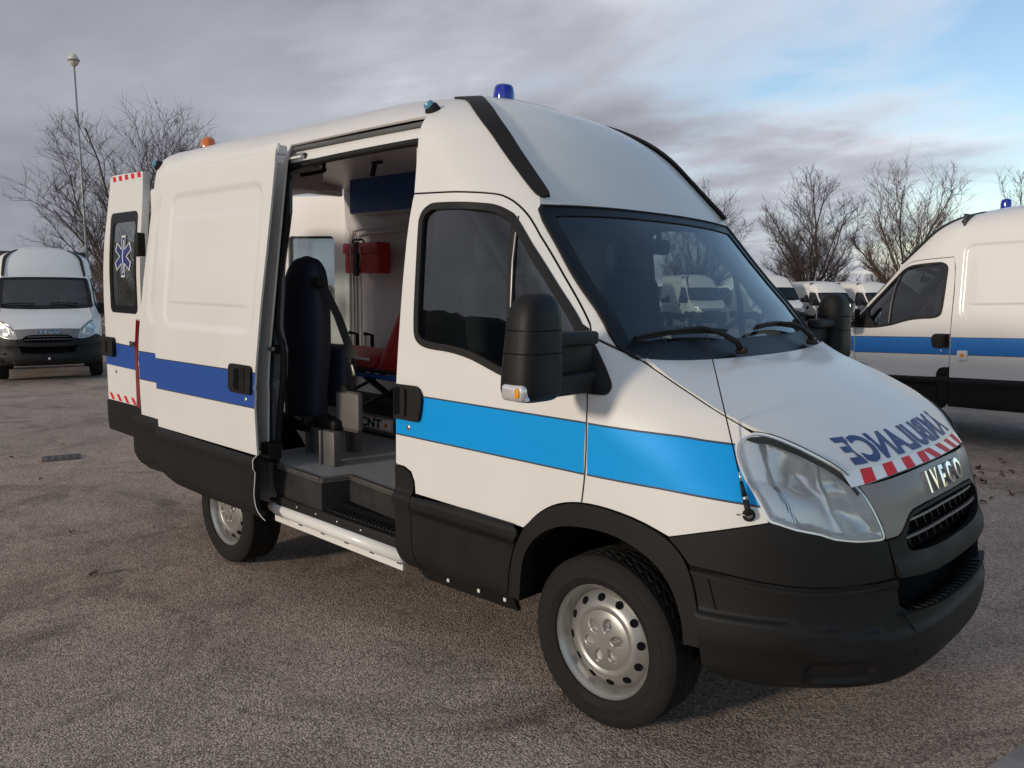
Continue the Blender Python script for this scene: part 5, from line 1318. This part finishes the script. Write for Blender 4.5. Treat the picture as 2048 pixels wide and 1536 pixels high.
tree('bare_tree', (-11.2, 51.9, 0), 8.8, 5.6, 37, 'bare tree half hidden by the slope of the second ambulance roof', tw='twig_red', thin=1.4, limbs=11)
sh = [(-17.3, 46.5, 2.9, 51, 'reddish bare shrub behind the low white vans beside the tall tree', 'twig_red'), (-20.9, 49.5, 2.4, 52, 'small dark bare shrub at the foot of the round crowned tree', 'twig_bark'), (-29.6, 7.9, 3.4, 53, 'brown bare shrub right behind the left white van', 'twig_red'), (-33.0, 8.9, 3.0, 54, 'brown bare shrub at the foot of the wide spreading tree', 'twig_bark')]
for x, y, h, sd_, lab, tw in sh: tree('bare_shrub', (x, y, 0), h, h*1.3, sd_, lab, 'shrub', 'bare shrubs beyond the lot', .05, 11, tw=tw, lv=(6, 6, 4), trad=.05, thin=1.5, base=0.)
# ---------------------------------------------------------------- lamp post
pmat('galvanised', (.33, .34, .34), .5, metal=.5, var=.1)
pmat('lamp_cream', (.62, .58, .46), .4)
lp = empty('lamp_post', (-33.4, 8.85, 0), (R_(.6), 0, 0)); tag(lp, 'tall thin grey lamp post with a round cream lamp head', 'lamp post')
tube('post', [(0, 0, 0), (0, 0, 5.), (0, 0, 10.75)], [.07, .05, .032], 'galvanised', lp, 10)
lathe('lamp_head', [(10.58, .03), (10.66, .13), (10.80, .20), (10.90, .20), (11.02, .13), (11.08, .04), (11.09, .003)], 'lamp_cream', lp, 'z', (0, 0, 0), 20, 50); lathe('lamp_rim', [(10.78, .19), (10.82, .225), (10.86, .19)], 'galvanised', lp, 'z', (0, 0, 0), 20, 50)
mp_ = empty('antenna_mast', (-35.5, 4.4, 0)); tag(mp_, 'thin distant antenna mast above the left white van', 'mast'); tube('mast_pole', [(0, 0, 0), (0, 0, 4.7)], [.05, .02], 'galvanised', mp_, 6)
for z in (4.1, 4.4): tube('mast_rod', [(-.25, 0, z), (.25, 0, z)], .012, 'galvanised', mp_, 4)

# ---------------------------------------------------------------- tree mass added behind the camera to give the glass a dark reflection
pmat('added_wood_mass', (.030, .026, .020), .95, var=.4, vscale=.6)
rg = random.Random(3); V = []; F = []; NW = 120
for i in range(NW):
    az = R_(-116-62*i/NW); cr_h = 9.2+.35*math.sin(i*.23)+1.2*rg.random()
    for j in range(6):
        h = (-.02, .3, .6, .8, .93, 1.0)[j]*cr_h; r_ = 62+1.5*rg.random()+(0, .5, 1, 2, 3.2, 5)[j]; V.append((r_*math.cos(az), r_*math.sin(az), h))
for i in range(NW-1):
    for j in range(5): a_ = i*6+j; F.append((a_, a_+6, a_+7, a_+1))
tag(mk('added_wood', V, F, 'added_wood_mass', None, False), 'dark tree mass added behind the camera for its reflection in the glass', None, None, 'stuff')
# low hedge along the far side of the lot
pmat('hedge_brown', (.060, .046, .038), .95, var=.5, vscale=1.2)
rg = random.Random(8); V = []; F = []; NH = 700
for i in range(NH):
    az = R_(70+135*i/NH); ch = 2.6+.7*math.sin(i*.05)+.4*math.sin(i*.31+1)+.9*rg.random()**2
    for j in range(4):
        r_ = 128+2.0*rg.random()+(0, .4, 1.0, 2.0)[j]; V.append((r_*math.cos(az), r_*math.sin(az), (-.1, .45, .8, 1.0)[j]*ch))
for i in range(NH-1):
    for j in range(3): a_ = i*4+j; F.append((a_, a_+1, a_+5, a_+4))
tag(mk('hedge', V, F, 'hedge_brown', None, False), 'long low brown hedge along the far side of the lot', None, None, 'stuff')
